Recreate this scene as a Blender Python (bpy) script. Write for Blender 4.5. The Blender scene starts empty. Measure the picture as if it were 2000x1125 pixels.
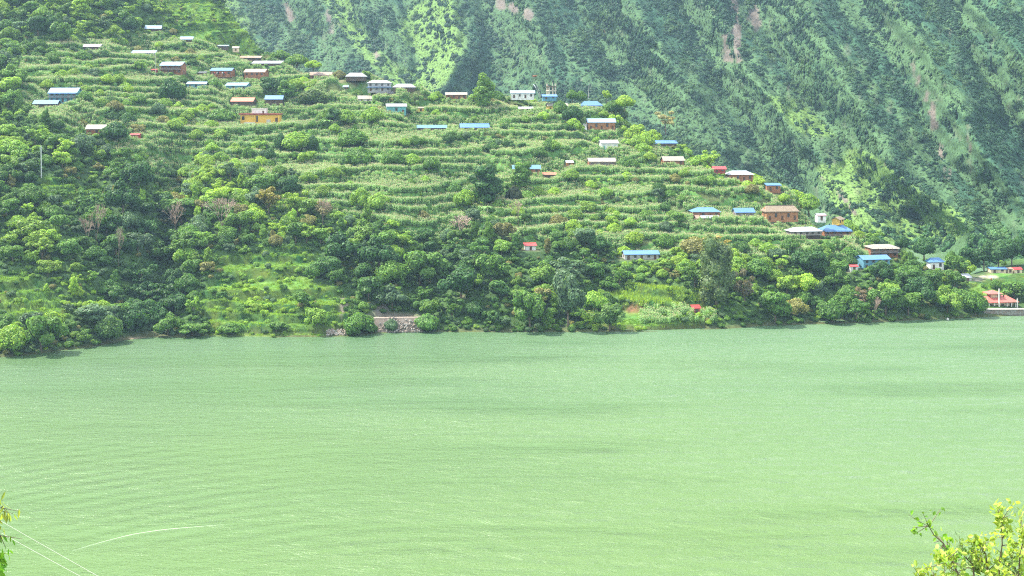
import bpy, math
import numpy as np
from mathutils import Vector
sc = bpy.context.scene
C = sc.collection
R = math.radians
# ------------------------------------------------------------------ camera, light, exposure
F, HZ, H = 2400.0, 200.0, 85.0          # focal length in photo pixels, horizon row, eye height in metres
cam = bpy.data.objects.new('camera', bpy.data.cameras.new('camera')); C.objects.link(cam)
cam.location = (0, 0, H); cam.rotation_euler = (R(90), 0, 0)
cam.data.sensor_width = 36; cam.data.lens = F/2000*36
cam.data.shift_y = -(562.5-HZ)/2000
cam.data.clip_start = 0.5; cam.data.clip_end = 9000
sc.camera = cam
SUN = Vector((-0.54, 0.20, 0.82)).normalized()
world = bpy.data.worlds.new('World'); sc.world = world; world.use_nodes = True
wn = world.node_tree.nodes; wl = world.node_tree.links
for n in list(wn): wn.remove(n)
wo = wn.new('ShaderNodeOutputWorld'); bg = wn.new('ShaderNodeBackground')
sky = wn.new('ShaderNodeTexSky'); sky.sky_type = 'NISHITA'; sky.sun_disc = False
sky.sun_elevation = math.asin(SUN.z); sky.sun_rotation = math.atan2(SUN.x, SUN.y)
sky.air_density = 1.0; sky.dust_density = 2.0
geo = wn.new('ShaderNodeTexCoord'); cn = wn.new('ShaderNodeTexNoise')
cn.inputs['Scale'].default_value = 2.3; cn.inputs['Detail'].default_value = 6; cn.inputs['Roughness'].default_value = .55
cr = wn.new('ShaderNodeMapRange'); cr.inputs['From Min'].default_value = .42; cr.inputs['From Max'].default_value = .6
cmix = wn.new('ShaderNodeMix'); cmix.data_type = 'RGBA'; cmix.inputs['B'].default_value = (9.5, 10.0, 10.5, 1)
wl.new(geo.outputs['Generated'], cn.inputs['Vector']); wl.new(cn.outputs['Fac'], cr.inputs['Value'])
wl.new(cr.outputs['Result'], cmix.inputs['Factor']); wl.new(sky.outputs['Color'], cmix.inputs['A'])
wl.new(cmix.outputs['Result'], bg.inputs['Color']); wl.new(bg.outputs['Background'], wo.inputs['Surface'])
bg.inputs['Strength'].default_value = 0.13
sun = bpy.data.objects.new('sun', bpy.data.lights.new('sun', 'SUN')); C.objects.link(sun)
sun.rotation_euler = SUN.to_track_quat('Z', 'Y').to_euler(); sun.location = (-200, 0, 400)
sun.data.energy = 5.0; sun.data.angle = R(0.53); sun.data.color = (1.0, .95, .84)
sc.view_settings.view_transform = 'Standard'; sc.view_settings.look = 'None'
sc.view_settings.exposure = 1.2; sc.view_settings.gamma = 1; sc.view_settings.use_curve_mapping = False
cy = sc.cycles
cy.use_denoising = False; cy.filter_width = 1.1
cy.max_bounces = 6; cy.diffuse_bounces = 3; cy.glossy_bounces = 2; cy.transmission_bounces = 3; cy.volume_bounces = 0
cy.transparent_max_bounces = 6; cy.caustics_reflective = False; cy.caustics_refractive = False
HAZE = 0.00010

def P(px, row, Y): return Vector(((px-1000)/F*Y, Y, H-(row-HZ)/F*Y))

# ------------------------------------------------------------------ numeric helpers
_T = np.random.RandomState(5).rand(256, 256)
def vnoise(x, y, s=0):
    x = np.asarray(x, float)+s*17.31; y = np.asarray(y, float)+s*9.17
    xi = np.floor(x).astype(int); yi = np.floor(y).astype(int)
    fx = x-xi; fy = y-yi; fx = fx*fx*(3-2*fx); fy = fy*fy*(3-2*fy)
    a = _T[xi & 255, yi & 255]; b = _T[(xi+1) & 255, yi & 255]; c = _T[xi & 255, (yi+1) & 255]; d = _T[(xi+1) & 255, (yi+1) & 255]
    return (a*(1-fx)+b*fx)*(1-fy)+(c*(1-fx)+d*fx)*fy
def fbm(x, y, s=0, o=4):
    v = 0; a = .5; t = 0
    for i in range(o):
        v = v+a*vnoise(np.asarray(x)*2**i, np.asarray(y)*2**i, s+i*3); t += a; a *= .5
    return v/t
def blur(a, s0, s1):
    for ax, s in ((0, s0), (1, s1)):
        if s <= 0: continue
        n = int(3*s)+1; k = np.exp(-.5*(np.arange(-n, n+1)/s)**2); k /= k.sum()
        pad = [(0, 0), (0, 0)]; pad[ax] = (n, n)
        b = np.pad(a, pad, mode='edge')
        a = np.apply_along_axis(lambda v: np.convolve(v, k, 'valid'), ax, b)
    return a
def inpoly(x, y, poly):
    r = np.zeros(np.shape(x), bool); n = len(poly)
    for i in range(n):
        x1, y1 = poly[i]; x2, y2 = poly[(i+1) % n]
        if y1 == y2: continue
        c = ((y1 > y) != (y2 > y)) & (x < (x2-x1)*(y-y1)/(y2-y1)+x1); r ^= c
    return r
def sdist(x, y, line):
    d = np.full(np.shape(x), 1e9)
    for (x1, y1), (x2, y2) in zip(line[:-1], line[1:]):
        dx, dy = x2-x1, y2-y1; t = np.clip(((x-x1)*dx+(y-y1)*dy)/(dx*dx+dy*dy), 0, 1)
        d = np.minimum(d, np.hypot(x-x1-t*dx, y-y1-t*dy))
    return d
def smooth(a, lo, hi):
    t = np.clip((a-lo)/(hi-lo), 0, 1); return t*t*(3-2*t)

# ------------------------------------------------------------------ material helpers
def mat(name):
    m = bpy.data.materials.new(name); m.use_nodes = True
    return m, m.node_tree.nodes, m.node_tree.links, m.node_tree.nodes['Principled BSDF']
def plain(name, col, rough=.8, var=.25, scale=1.5, spec=.3):
    m, n, l, b = mat(name)
    tc = n.new('ShaderNodeTexCoord'); no = n.new('ShaderNodeTexNoise'); no.inputs['Scale'].default_value = scale; no.inputs['Detail'].default_value = 5
    mr = n.new('ShaderNodeMapRange'); mr.inputs['From Min'].default_value = .25; mr.inputs['From Max'].default_value = .75
    mr.inputs['To Min'].default_value = 1-var; mr.inputs['To Max'].default_value = 1+var
    mx = n.new('ShaderNodeVectorMath'); mx.operation = 'SCALE'; mx.inputs[0].default_value = col[:3]
    l.new(tc.outputs['Object'], no.inputs['Vector']); l.new(no.outputs['Fac'], mr.inputs['Value']); l.new(mr.outputs['Result'], mx.inputs['Scale'])
    l.new(mx.outputs['Vector'], b.inputs['Base Color']); b.inputs['Roughness'].default_value = rough; b.inputs['Specular IOR Level'].default_value = spec
    return m
def roofmat(name, col, rough=.45, rust=.15):
    m, n, l, b = mat(name)
    tc = n.new('ShaderNodeTexCoord'); wv = n.new('ShaderNodeTexWave'); wv.inputs['Scale'].default_value = 1.6; wv.bands_direction = 'X'
    wv.inputs['Distortion'].default_value = 0
    bp = n.new('ShaderNodeBump'); bp.inputs['Strength'].default_value = .5; bp.inputs['Distance'].default_value = .03
    no = n.new('ShaderNodeTexNoise'); no.inputs['Scale'].default_value = .9; no.inputs['Detail'].default_value = 6
    mp = n.new('ShaderNodeMapping'); mp.inputs['Scale'].default_value = (1.5, .25, .25)
    mr = n.new('ShaderNodeMapRange'); mr.inputs['From Min'].default_value = .5; mr.inputs['From Max'].default_value = .8; mr.inputs['To Max'].default_value = rust*2.5
    mx = n.new('ShaderNodeMix'); mx.data_type = 'RGBA'; mx.inputs['A'].default_value = (*col, 1); mx.inputs['B'].default_value = (.22, .13, .09, 1)
    l.new(tc.outputs['Object'], wv.inputs['Vector']); l.new(wv.outputs['Fac'], bp.inputs['Height']); l.new(bp.outputs['Normal'], b.inputs['Normal'])
    l.new(tc.outputs['Object'], mp.inputs['Vector']); l.new(mp.outputs['Vector'], no.inputs['Vector']); l.new(no.outputs['Fac'], mr.inputs['Value'])
    l.new(mr.outputs['Result'], mx.inputs['Factor']); l.new(mx.outputs['Result'], b.inputs['Base Color']); b.inputs['Roughness'].default_value = rough
    return m
def leafmat(name, transl=.38, rough=.55):
    m, n, l, b = mat(name)
    at = n.new('ShaderNodeAttribute'); at.attribute_type = 'INSTANCER'; at.attribute_name = 'tint'
    gi = n.new('ShaderNodeNewGeometry'); mr = n.new('ShaderNodeMapRange'); mr.inputs['To Min'].default_value = .6; mr.inputs['To Max'].default_value = 1.45
    sm = n.new('ShaderNodeVectorMath'); sm.operation = 'SCALE'
    hs = n.new('ShaderNodeHueSaturation'); h2 = n.new('ShaderNodeMapRange'); h2.inputs['To Min'].default_value = .485; h2.inputs['To Max'].default_value = .515
    wn2 = n.new('ShaderNodeTexWhiteNoise'); wn2.noise_dimensions = '1D'
    l.new(gi.outputs['Random Per Island'], mr.inputs['Value']); l.new(at.outputs['Vector'], sm.inputs[0]); l.new(mr.outputs['Result'], sm.inputs['Scale'])
    l.new(gi.outputs['Random Per Island'], wn2.inputs['W']); l.new(wn2.outputs['Value'], h2.inputs['Value']); l.new(h2.outputs['Result'], hs.inputs['Hue'])
    l.new(sm.outputs['Vector'], hs.inputs['Color']); l.new(hs.outputs['Color'], b.inputs['Base Color'])
    b.inputs['Roughness'].default_value = rough; b.inputs['Specular IOR Level'].default_value = .25
    tr = n.new('ShaderNodeBsdfTranslucent'); ad = n.new('ShaderNodeMixShader'); ad.inputs['Fac'].default_value = transl
    g2 = n.new('ShaderNodeMix'); g2.data_type = 'RGBA'; g2.blend_type = 'MULTIPLY'; g2.inputs['Factor'].default_value = 1; g2.inputs['B'].default_value = (1.5, 1.45, .6, 1)
    l.new(hs.outputs['Color'], g2.inputs['A']); l.new(g2.outputs['Result'], tr.inputs['Color'])
    l.new(b.outputs['BSDF'], ad.inputs[1]); l.new(tr.outputs['BSDF'], ad.inputs[2]); l.new(ad.outputs['Shader'], n['Material Output'].inputs['Surface'])
    return m
M = dict(leaf=leafmat('leaf'), maize=leafmat('maize_leaf', .25), bark=plain('bark', (.16, .12, .09)), twig=plain('dry_twig', (.30, .22, .17)),
         tassel=plain('maize_tassel', (.62, .50, .30)))
# ------------------------------------------------------------------ mesh helpers
def mesh(name, V, Fc, mats, mi=None, smooth_=False):
    me = bpy.data.meshes.new(name); me.from_pydata([tuple(v) for v in V], [], [tuple(int(i) for i in f) for f in Fc])
    for m in mats: me.materials.append(m)
    if mi is not None: me.polygons.foreach_set('material_index', np.asarray(mi, np.int32))
    if smooth_: me.polygons.foreach_set('use_smooth', [True]*len(me.polygons))
    me.update(); return me
def fastquads(name, V, Q, mats, mi=None, smooth_=False):
    me = bpy.data.meshes.new(name); V = np.asarray(V, np.float32); Q = np.asarray(Q, np.int32)
    me.vertices.add(len(V)); me.vertices.foreach_set('co', V.ravel())
    me.loops.add(Q.size); me.loops.foreach_set('vertex_index', Q.ravel())
    k = Q.shape[1]; me.polygons.add(len(Q)); me.polygons.foreach_set('loop_start', np.arange(0, Q.size, k, dtype=np.int32))
    me.polygons.foreach_set('loop_total', np.full(len(Q), k, np.int32))
    for m in mats: me.materials.append(m)
    if mi is not None: me.polygons.foreach_set('material_index', np.asarray(mi, np.int32))
    me.polygons.foreach_set('use_smooth', np.full(len(Q), smooth_)); me.update(calc_edges=True); return me
class MB:
    def __init__(s): s.v = []; s.f = []
    def add(s, V, Fc):
        o = len(s.v); s.v += [tuple(v) for v in V]; s.f += [tuple(o+i for i in f) for f in Fc]; return s
    def box(s, x0, x1, y0, y1, z0, z1):
        V = [(x0, y0, z0), (x1, y0, z0), (x1, y1, z0), (x0, y1, z0), (x0, y0, z1), (x1, y0, z1), (x1, y1, z1), (x0, y1, z1)]
        return s.add(V, [(0, 3, 2, 1), (4, 5, 6, 7), (0, 1, 5, 4), (1, 2, 6, 5), (2, 3, 7, 6), (3, 0, 4, 7)])
    def tube(s, pts, rad, n=6, cap=True):
        pts = [Vector(p) for p in pts]; o = len(s.v); rad = rad if hasattr(rad, '__len__') else [rad]*len(pts)
        for i, p in enumerate(pts):
            t = (pts[min(i+1, len(pts)-1)]-pts[max(i-1, 0)]).normalized(); a = t.orthogonal().normalized(); b = t.cross(a)
            if i and (a.dot(pa) < 0): pass
            if i: a = (pa-t*pa.dot(t)).normalized(); b = t.cross(a)
            pa = a
            for k in range(n):
                w = 2*math.pi*k/n; s.v.append(tuple(p+(a*math.cos(w)+b*math.sin(w))*rad[i]))
        for i in range(len(pts)-1):
            for k in range(n):
                s.f.append((o+i*n+k, o+i*n+(k+1) % n, o+(i+1)*n+(k+1) % n, o+(i+1)*n+k))
        if cap: s.f.append(tuple(o+k for k in reversed(range(n)))); s.f.append(tuple(o+(len(pts)-1)*n+k for k in range(n)))
        return s
    def build(s, name, m, parent=None, smooth_=False):
        o = bpy.data.objects.new(name, mesh(name, s.v, s.f, [m], None, smooth_)); C.objects.link(o)
        if parent: o.parent = parent
        return o
def tag(o, label=None, cat=None, group=None, kind=None):
    if label: o['label'] = label
    if cat: o['category'] = cat
    if group: o['group'] = group
    if kind: o['kind'] = kind
    return o
def empty(name, loc, rz=0):
    o = bpy.data.objects.new(name, None); C.objects.link(o); o.location = loc; o.rotation_euler = (0, 0, rz); o.empty_display_size = .5; return o
def link(name, me, parent=None):
    o = bpy.data.objects.new(name, me); C.objects.link(o)
    if parent: o.parent = parent
    return o

# ------------------------------------------------------------------ hillside terrain
# every column: px, shore row, then (row, slope) legs up to the crest
COLS = [(-500, 706, [(600, .45), (300, .5), (60, .4), (-200, .55)]), (-250, 704, [(600, .45), (300, .5), (60, .4), (-200, .6)]),
 (0, 697, [(600, .5), (330, .55), (90, .38), (-150, .6)]), (130, 682, [(600, .6), (330, .6), (84, .38), (-140, .6)]),
 (240, 664, [(640, .3), (340, .6), (80, .38), (-110, .65)]), (300, 658, [(640, .3), (370, .55), (72, .38), (-70, .7)]),
 (400, 659, [(600, .5), (375, .45), (92, .38), (-38, .75)]), (440, 658, [(600, .5), (390, .43), (98, .38), (4, .75)]),
 (480, 658, [(600, .5), (400, .42), (106, .37), (54, .75)]), (525, 658, [(600, .5), (405, .42), (118, .37), (100, .6)]),
 (570, 657, [(600, .5), (415, .42), (130, .36)]),
 (640, 657, [(600, .5), (430, .42), (147, .36)]), (700, 656, [(640, .15), (600, .6), (440, .42), (162, .36)]),
 (760, 650, [(642, .2), (560, .75), (450, .5), (176, .36)]), (850, 648, [(636, .3), (560, .6), (450, .45), (190, .36)]),
 (1000, 648, [(560, .5), (455, .45), (201, .35)]), (1180, 648, [(610, .3), (550, .3), (480, .45), (220, .35)]),
 (1290, 647, [(600, .35), (550, .35), (490, .4), (268, .36)]), (1400, 642, [(560, .5), (495, .4), (322, .38)]),
 (1500, 635, [(560, .5), (505, .4), (372, .38)]), (1600, 632, [(560, .5), (515, .4), (428, .38)]),
 (1700, 629, [(560, .5), (510, .4), (474, .36)]), (1780, 625, [(560, .45), (524, .35), (506, .36)]),
 (1850, 622, [(570, .35), (538, .35), (530, .3)]), (1900, 620, [(604, .3), (570, .25), (553, .25)]),
 (1950, 617, [(606.5, 1.0), (604, .05), (560, .2), (527, .14)]), (2000, 615, [(605.5, 1.0), (602, .05), (560, .2), (520, .14)]),
 (2300, 608, [(598, 1.0), (590, .05), (560, .2), (512, .14)]), (2600, 604, [(594, 1.0), (586, .05), (560, .2), (508, .14)])]
PX = np.arange(-420, 2480.1, 3.6); YA = np.concatenate([np.arange(385, 900, 1.15), np.arange(900, 1180, 7.0)])
def column(col):
    px, sr, legs = col; Ys = F*H/(sr-HZ); Yn = [Ys-60, Ys]; Zn = [-14, 0.0]
    for r, s in legs:
        Y0, z0 = Yn[-1], Zn[-1]; k = (r-HZ)/F
        Y = (H-z0+s*Y0)/(s+k); Yn.append(Y); Zn.append(z0+s*(Y-Y0))
    zc = Zn[-1]; Yc = Yn[-1]
    if px < 1890:
        Yn.append(Yc+(zc+60)/.4); Zn.append(-60)
    else: Yn.append(Yc+25); Zn.append(zc); Yn.append(Yc+25+(zc+60)/.35); Zn.append(-60)
    return np.interp(YA, Yn, Zn)
cz = np.array([column(c) for c in COLS]); cpx = np.array([c[0] for c in COLS], float)
Zb = np.empty((len(PX), len(YA)))
ii = np.clip(np.searchsorted(cpx, PX)-1, 0, len(cpx)-2); tt = (PX-cpx[ii])/(cpx[ii+1]-cpx[ii]); tt = tt*tt*(3-2*tt)*.5+tt*.5
Zb = cz[ii]*(1-tt[:, None])+cz[ii+1]*tt[:, None]
Zb = blur(Zb, 4, 3)
GP, GY = np.meshgrid(PX, YA, indexing='ij'); GX = (GP-1000)/F*GY
ROW = HZ+(H-Zb)/GY*F
# zones (outlines given where they stand on the slope)
FIELD = [(60, 70), (140, 70), (250, 60), (330, 78), (420, 84), (520, 98), (640, 128), (760, 160), (1000, 175), (1180, 190), (1300, 300), (1420, 352), (1480, 345), (1560, 392), (1640, 425),
         (1690, 448), (1700, 485), (1560, 515), (1450, 508), (1300, 490), (1100, 470), (1000, 458), (850, 442), (700, 420), (500, 392), (480, 345), (380, 335), (290, 330), (215, 290),
         (200, 240), (60, 240), (30, 150)]
GRASS = [[(352, 660), (392, 615), (362, 580), (420, 545), (405, 505), (470, 490), (560, 470), (640, 480), (600, 540), (700, 570), (690, 655)], [(1175, 560), (1230, 550), (1380, 565), (1370, 610), (1260, 600), (1180, 590)],
         [(-300, 540), (60, 530), (130, 600), (120, 640), (-300, 650)], [(60, 335), (200, 335), (210, 395), (90, 390)], [(300, -60), (480, 40), (535, 100), (420, 90), (345, 70), (290, 0)],
         [(1890, 535), (2300, 530), (2300, 575), (1890, 578)], [(1180, 600), (1390, 600), (1390, 640), (1180, 640)]]
mF = blur(inpoly(GP, ROW, FIELD).astype(float), 2, 3); _wp = (fbm(GX/14, GY/14, 15)-.5)*44; mG = blur(np.any([inpoly(GP+_wp, ROW+_wp*.5, g) for g in GRASS], axis=0).astype(float), 2, 2)
land = smooth(Zb, 0, 3)
Z = Zb+land*((fbm(GX/45, GY/45, 1)-.5)*(9-6*blur(mF, 5, 5))+(fbm(GX/9, GY/9, 2)-.5)*1.6)*(1-.55*smooth(GP, 1880, 1920))
def carve(line, width, depth, maxf):
    global Z
    ws = [((p-1000)/F*y, y) for p, y in line]; d = sdist(GX, GY, ws)
    Z = Z-np.minimum(depth, maxf*np.clip(Z, 0, 99))*np.exp(-(d/width)**2)
carve([(305, 440), (318, 480), (335, 540), (350, 590)], 9, 15, .85)
carve([(770, 450), (830, 500), (900, 560), (930, 590)], 13, 7, .6)
carve([(215, 450), (200, 500), (170, 560)], 12, 5, .4)
def terrace(step, w, ph, warp):
    global Z
    q = (Z+(fbm(GX/75, GY/75, 7)-.5)*warp*1.8+(fbm(GX/11, GY/11, 8)-.5)*warp*.18)/step+ph+.34*np.sin(Z/2.9+GX/38); fl = np.floor(q); fr = q-fl
    zt = Z+(smooth(fr, .66, 1.0)-fr+.12*(fr-.5))*step
    Z = Z*(1-w)+zt*w; return fr
fieldW = smooth(mF, .3, .7); grassW = smooth(mG, .2, .5)*(GP < 1880)*(1-fieldW)
FR = terrace(4.9, fieldW, .3, 5.5)
FR2 = terrace(3.6, grassW, .1, 2.0)
# pads under the houses
HOUSES = []   # px0, px1, top row, eave row, base row, roof kind, roof colour, wall colour, storeys, options, label
def hs(*a, **k): HOUSES.append((a, k))
B, W_, G_, RU, TH, RD, BE = 'blue', 'white', 'grey', 'rust', 'thatch', 'red', 'beige'
hs(281, 313, 50, 57, 61, 'gable', 'paleblue', 'dark', 1, 'long low shed with a pale blue sheet roof highest on the hill')
hs(350, 376, 72, 78, 82, 'gable', 'paleblue', 'dark', 1, 'small shed with pale sheet roof at the foot of the grass ridge')
hs(160, 196, 87, 93, 97, 'gable', W_, 'dark', 1, 'low dark hut with bright white sheet roof below the upper wood')
hs(255, 303, 98, 104, 109, 'gable', 'paleblue', 'greywall', 1, 'open shed with flat grey white roof on pale posts above the brick house', posts=5)
hs(312, 358, 120, 127, 145, 'gable', 'paleblue', 'brick', 2, 'two storey dark brick farmhouse with light blue roof and a balcony', balcony=1)
hs(293, 305, 134, 136, 142, 'shed', RD, 'redwall', 1, 'tiny dark red shed beside the two storey brick farmhouse')
hs(410, 454, 132, 138, 148, 'gable', B, 'brick', 1, 'brick farmhouse with light blue roof and laundry strung along its veranda', laundry=1, posts=4)
hs(385, 402, 139, 142, 148, 'shed', 'darkroof', 'dark', 1, 'dark open lean-to next to the brick farmhouse with laundry')
hs(476, 520, 134, 141, 158, 'gable', RU, 'brick', 2, 'tall brick farmhouse under a patchy rust and cream roof')
hs(363, 403, 159, 164, 173, 'gable', 'paleblue', 'bluewall', 1, 'blue walled cottage with light blue roof beside a big dark tree')
hs(440, 485, 161, 167, 178, 'gable', 'paleblue', 'bluewall', 1, 'blue walled cottage with two roof sections below the rust roofed farmhouse')
hs(93, 151, 171, 181, 200, 'gable', B, 'tealwall', 2, 'two storey turquoise house with blue roof at the left edge of the fields', balcony=1)
hs(62, 110, 195, 203, 211, 'gable', B, 'dark', 1, 'low brown house with blue roof just below the turquoise house')
hs(165, 222, 243, 252, 263, 'gable', BE, 'brick', 1, 'brick farmhouse with grey beige roof above the dark wood')
hs(252, 272, 263, 266, 270, 'gable', RD, 'redwall', 1, 'small bright red roof among bushes beside the beige roofed farmhouse')
hs(450, 496, 192, 200, 204, 'gable', 'orange', 'dark', 1, 'long low shed with orange rust roof above the yellow house')
hs(516, 552, 186, 194, 206, 'gable', B, 'dark', 1, 'open fronted dark house with light blue roof between two big trees', posts=3)
hs(603, 647, 140, 147, 153, 'gable', RU, 'brick', 1, 'low brick house with patchy rust roof near the top of the fields')
hs(638, 680, 163, 170, 181, 'gable', 'paleblue', 'brick', 1, 'brick house with pale blue roof below the low rust roofed house')
hs(672, 715, 144, 152, 155, 'hip', G_, 'dark', 1, 'low house with grey hipped roof on the skyline of the fields')
hs(715, 764, 156, 162, 178, 'hip', W_, 'greywall', 2, 'two storey house with white hipped roof and a second blue roof over its porch', skirt=1)
hs(765, 812, 165, 172, 176, 'hip', W_, 'dark', 1, 'low house with pale hipped roof beside the two tiered white roofed house')
hs(732, 775, 179, 184, 188, 'gable', G_, 'dark', 1, 'long grey roofed shed just below the white hipped roof house')
hs(697, 727, 188, 195, 199, 'gable', BE, 'white', 1, 'pale rusty roofed shed sunk in maize left of centre')
hs(752, 793, 202, 208, 222, 'gable', G_, 'tealwall', 1, 'turquoise cottage with grey roof in the upper maize fields')
hs(812, 830, 209, 212, 217, 'shed', BE, 'yellowwall', 1, 'tiny yellow walled hut beside the turquoise cottage with grey roof')
hs(813, 872, 246, 252, 256, 'gable', B, 'dark', 1, 'long low shed with light blue roof, only the roof above the maize')
hs(897, 955, 243, 251, 255, 'gable', B, 'dark', 1, 'long low shed with light blue roof half hidden by a bush')
hs(869, 912, 180, 185, 194, 'gable', BE, 'brick', 1, 'brick house with beige roof beside the tall pale green tree')
hs(996, 1045, 176, 182, 192, 'gable', 'paleblue', 'white', 1, 'white house with pale blue roof and dark openings on the spur skyline', posts=4)
hs(1058, 1088, 186, 190, 194, 'gable', B, 'bluewall', 1, 'low blue roofed hut below the unfinished concrete tower')
hs(1010, 1041, 210, 214, 218, 'gable', W_, 'dark', 1, 'low shed with white roof in maize below the white house')
hs(1067, 1109, 201, 207, 217, 'gable', BE, 'yellowwall', 1, 'yellow walled house with cream roof below the concrete tower')
hs(1132, 1177, 197, 206, 212, 'hip', B, 'white', 1, 'house with strong blue hipped roof on the right end of the spur skyline')
hs(1146, 1203, 231, 239, 253, 'gable', 'paleblue', 'orangewall', 1, 'orange walled house with pale blue roof and a white stair on its side', stair=1)
hs(1171, 1208, 273, 280, 292, 'gable', G_, 'white', 1, 'white cottage with grey roof and teal doors', tealdoors=1)
hs(1275, 1323, 275, 281, 286, 'gable', B, 'dark', 1, 'low blue roofed house among bright trees on the right ridge')
hs(1293, 1337, 305, 314, 322, 'gable', BE, 'brick', 1, 'brown walled house with pale beige roof on the right ridge')
hs(1148, 1203, 308, 315, 329, 'gable', BE, 'brick', 2, 'two storey brick farmhouse with beige roof in the middle of the fields', balcony=1)
hs(1105, 1121, 314, 318, 324, 'shed', W_, 'orangewall', 1, 'tiny pink and white hut near the two storey farmhouse')
hs(1000, 1056, 322, 330, 342, 'gable', B, 'brick', 1, 'brick house with blue roof partly behind a dark tree with a yellow top')
hs(1058, 1087, 339, 344, 348, 'gable', 'orange', 'dark', 1, 'low orange roofed shed next to the dark tree with the yellow top')
hs(1392, 1419, 325, 331, 337, 'gable', RD, 'redwall', 1, 'small hut with bright crimson roof on the right ridge')
hs(1420, 1473, 333, 341, 354, 'hip', W_, 'brick', 1, 'brick house with white hipped roof among trees on the right ridge')
hs(1497, 1527, 358, 362, 374, 'shed', B, 'brick', 1, 'small square brick hut with dark blue flat roof')
hs(1351, 1408, 405, 414, 428, 'hip', B, 'brick', 1, 'brick farmhouse with blue hipped roof and messy lean-to roofs in front', leanto=1)
hs(1434, 1475, 406, 415, 428, 'gable', B, 'timber', 1, 'grey timber barn with plain blue roof left of the thatched house')
hs(1493, 1561, 402, 414, 430, 'thatch', TH, 'orangewall', 1, 'long orange mud walled house under a thick thatched roof')
hs(1595, 1615, 417, 421, 431, 'gable', W_, 'white', 1, 'tiny white shed with a red rimmed roof beside the thatched house')
hs(1626, 1652, 425, 431, 436, 'gable', TH, 'yellowwall', 1, 'small mustard hut with thatched gable roof', yaw=.9)
hs(1541, 1607, 443, 452, 465, 'hip', W_, 'timber', 1, 'grey house with wide white roof on a dark open undercroft', stilts=1)
hs(1607, 1664, 439, 450, 467, 'hip', B, 'brick', 1, 'brick house with bright blue roof and long wooden balcony', balcony=1, stilts=1)
hs(1697, 1757, 477, 484, 503, 'hip', BE, 'brick', 2, 'two storey brick house with beige roof and a balcony all round', balcony=1)
hs(1680, 1740, 498, 507, 525, 'gable', B, 'bluewall', 2, 'bright blue two storey house with blue roof near the right shore')
hs(1814, 1846, 503, 512, 526, 'hip', B, 'white', 1, 'pale house with blue hipped roof above the right shore trees')
hs(1660, 1678, 518, 521, 532, 'gable', RD, 'white', 1, 'tiny white hut with red roof beside the bright blue house')
hs(1023, 1048, 475, 480, 489, 'shed', RD, 'white', 1, 'small white box house with flat red roof at the wood edge')
hs(1217, 1288, 489, 497, 507, 'gable', B, 'greywall', 1, 'long pale house with a deep blue roof above the shore trees')
hs(1934, 1968, 523, 527.5, 533, 'gable', B, 'cream', 1, 'long cream school building with light blue roof on the valley flat')
hs(1969, 1980, 525, 528, 533, 'gable', RU, 'cream', 1, 'small cream gabled annex between the school and the red roofed house')
hs(1980, 1999, 522, 527, 534, 'gable', RD, 'cream', 1, 'cream house with salmon red roof at the far right edge of the flat')
hs(424, 445, 88, 91, 95, 'shed', 'paleblue', 'dark', 1, 'thin pale shed roof on the upper skyline above the maize')
hs(452, 466, 91, 95, 99, 'gable', BE, 'cream', 1, 'tiny cream hut on the upper skyline above the maize')
hs(466, 508, 109, 114, 118, 'shed', RU, 'dark', 1, 'long low shed with dull pinkish roof near the upper skyline')
hs(490, 549, 119, 125, 129, 'shed', W_, 'dark', 1, 'long low shed with white and pale blue roof under the pinkish one')
hs(1352, 1370, 600, 606, 611, 'shed', RD, 'redwall', 1, 'small salmon red roof at the edge of the yellow green shore field')
hs(1883, 1900, 536, 543, 550, 'shed', W_, 'greywall', 1, 'white tarpaulin shed at the edge of the valley meadow')
CMIN = np.minimum.accumulate(HZ+(H-Z)/GY*F+np.where(GY < 430, 500, 0), axis=1)
def ground(px, Y):
    i = np.clip((np.asarray(px)-PX[0])/3.6, 0, len(PX)-1.001); j = np.clip(np.interp(Y, YA, np.arange(len(YA))), 0, len(YA)-1.001)
    i0 = i.astype(int); j0 = j.astype(int); fi = i-i0; fj = j-j0
    return (Z[i0, j0]*(1-fi)+Z[i0+1, j0]*fi)*(1-fj)+(Z[i0, j0+1]*(1-fi)+Z[i0+1, j0+1]*fi)*fj
def hit(px, row):
    i = int(round((px-PX[0])/3.6)); z = Z[i]; r = HZ+(H-z)/YA*F
    ok = np.where((r <= row) & (z > .2))[0]
    if len(ok) == 0 or YA[ok[0]] > 1100:
        j = int(np.argmin(r+np.where(z > .2, 0, 999)))
    else: j = ok[0]
    return YA[j], z[j]
def gxy(X, Y): return ground(1000+X/Y*F, Y)
HP = []
for a, k in HOUSES:
    x0, x1, t, e, b = a[:5]; pc = (x0+x1)/2; Y, z = hit(pc, b)
    w = (x1-x0)/F*Y; X = (pc-1000)/F*Y; dep = min(max(.55*w, 3.5), 7.0); Yc = Y+dep/2+.6
    zz = H-(b-HZ)/F*Y
    HP.append((X, Y, Yc, zz, w, dep))
padw = np.zeros_like(Z)
Yy, _ = hit(506, 247)
for X, Y, Yc, zz, w, dep in HP+[((506-1000)/F*Yy, Yy, Yy+3.6, H-(247-HZ)/F*Yy, 21.0, 7.0)]:
    d = np.maximum(np.abs(GX-X)-w*.55, np.abs(GY-Yc)-dep*.55-.6); dz_ = abs(float(ground((X/Yc*F)+1000, Yc))-zz); wt = 1-smooth(d, .2, 3.0+3.0*dz_)
    Z = Z*(1-wt)+(zz-.05)*wt; padw = np.maximum(padw, 1-smooth(d, .2, 2.2))
# terrace behind pavilion, shore wall top, rubble bench
CMIN = np.minimum.accumulate(np.where(Z > 0, HZ+(H-Z)/GY*F, 999), axis=1)
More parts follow.
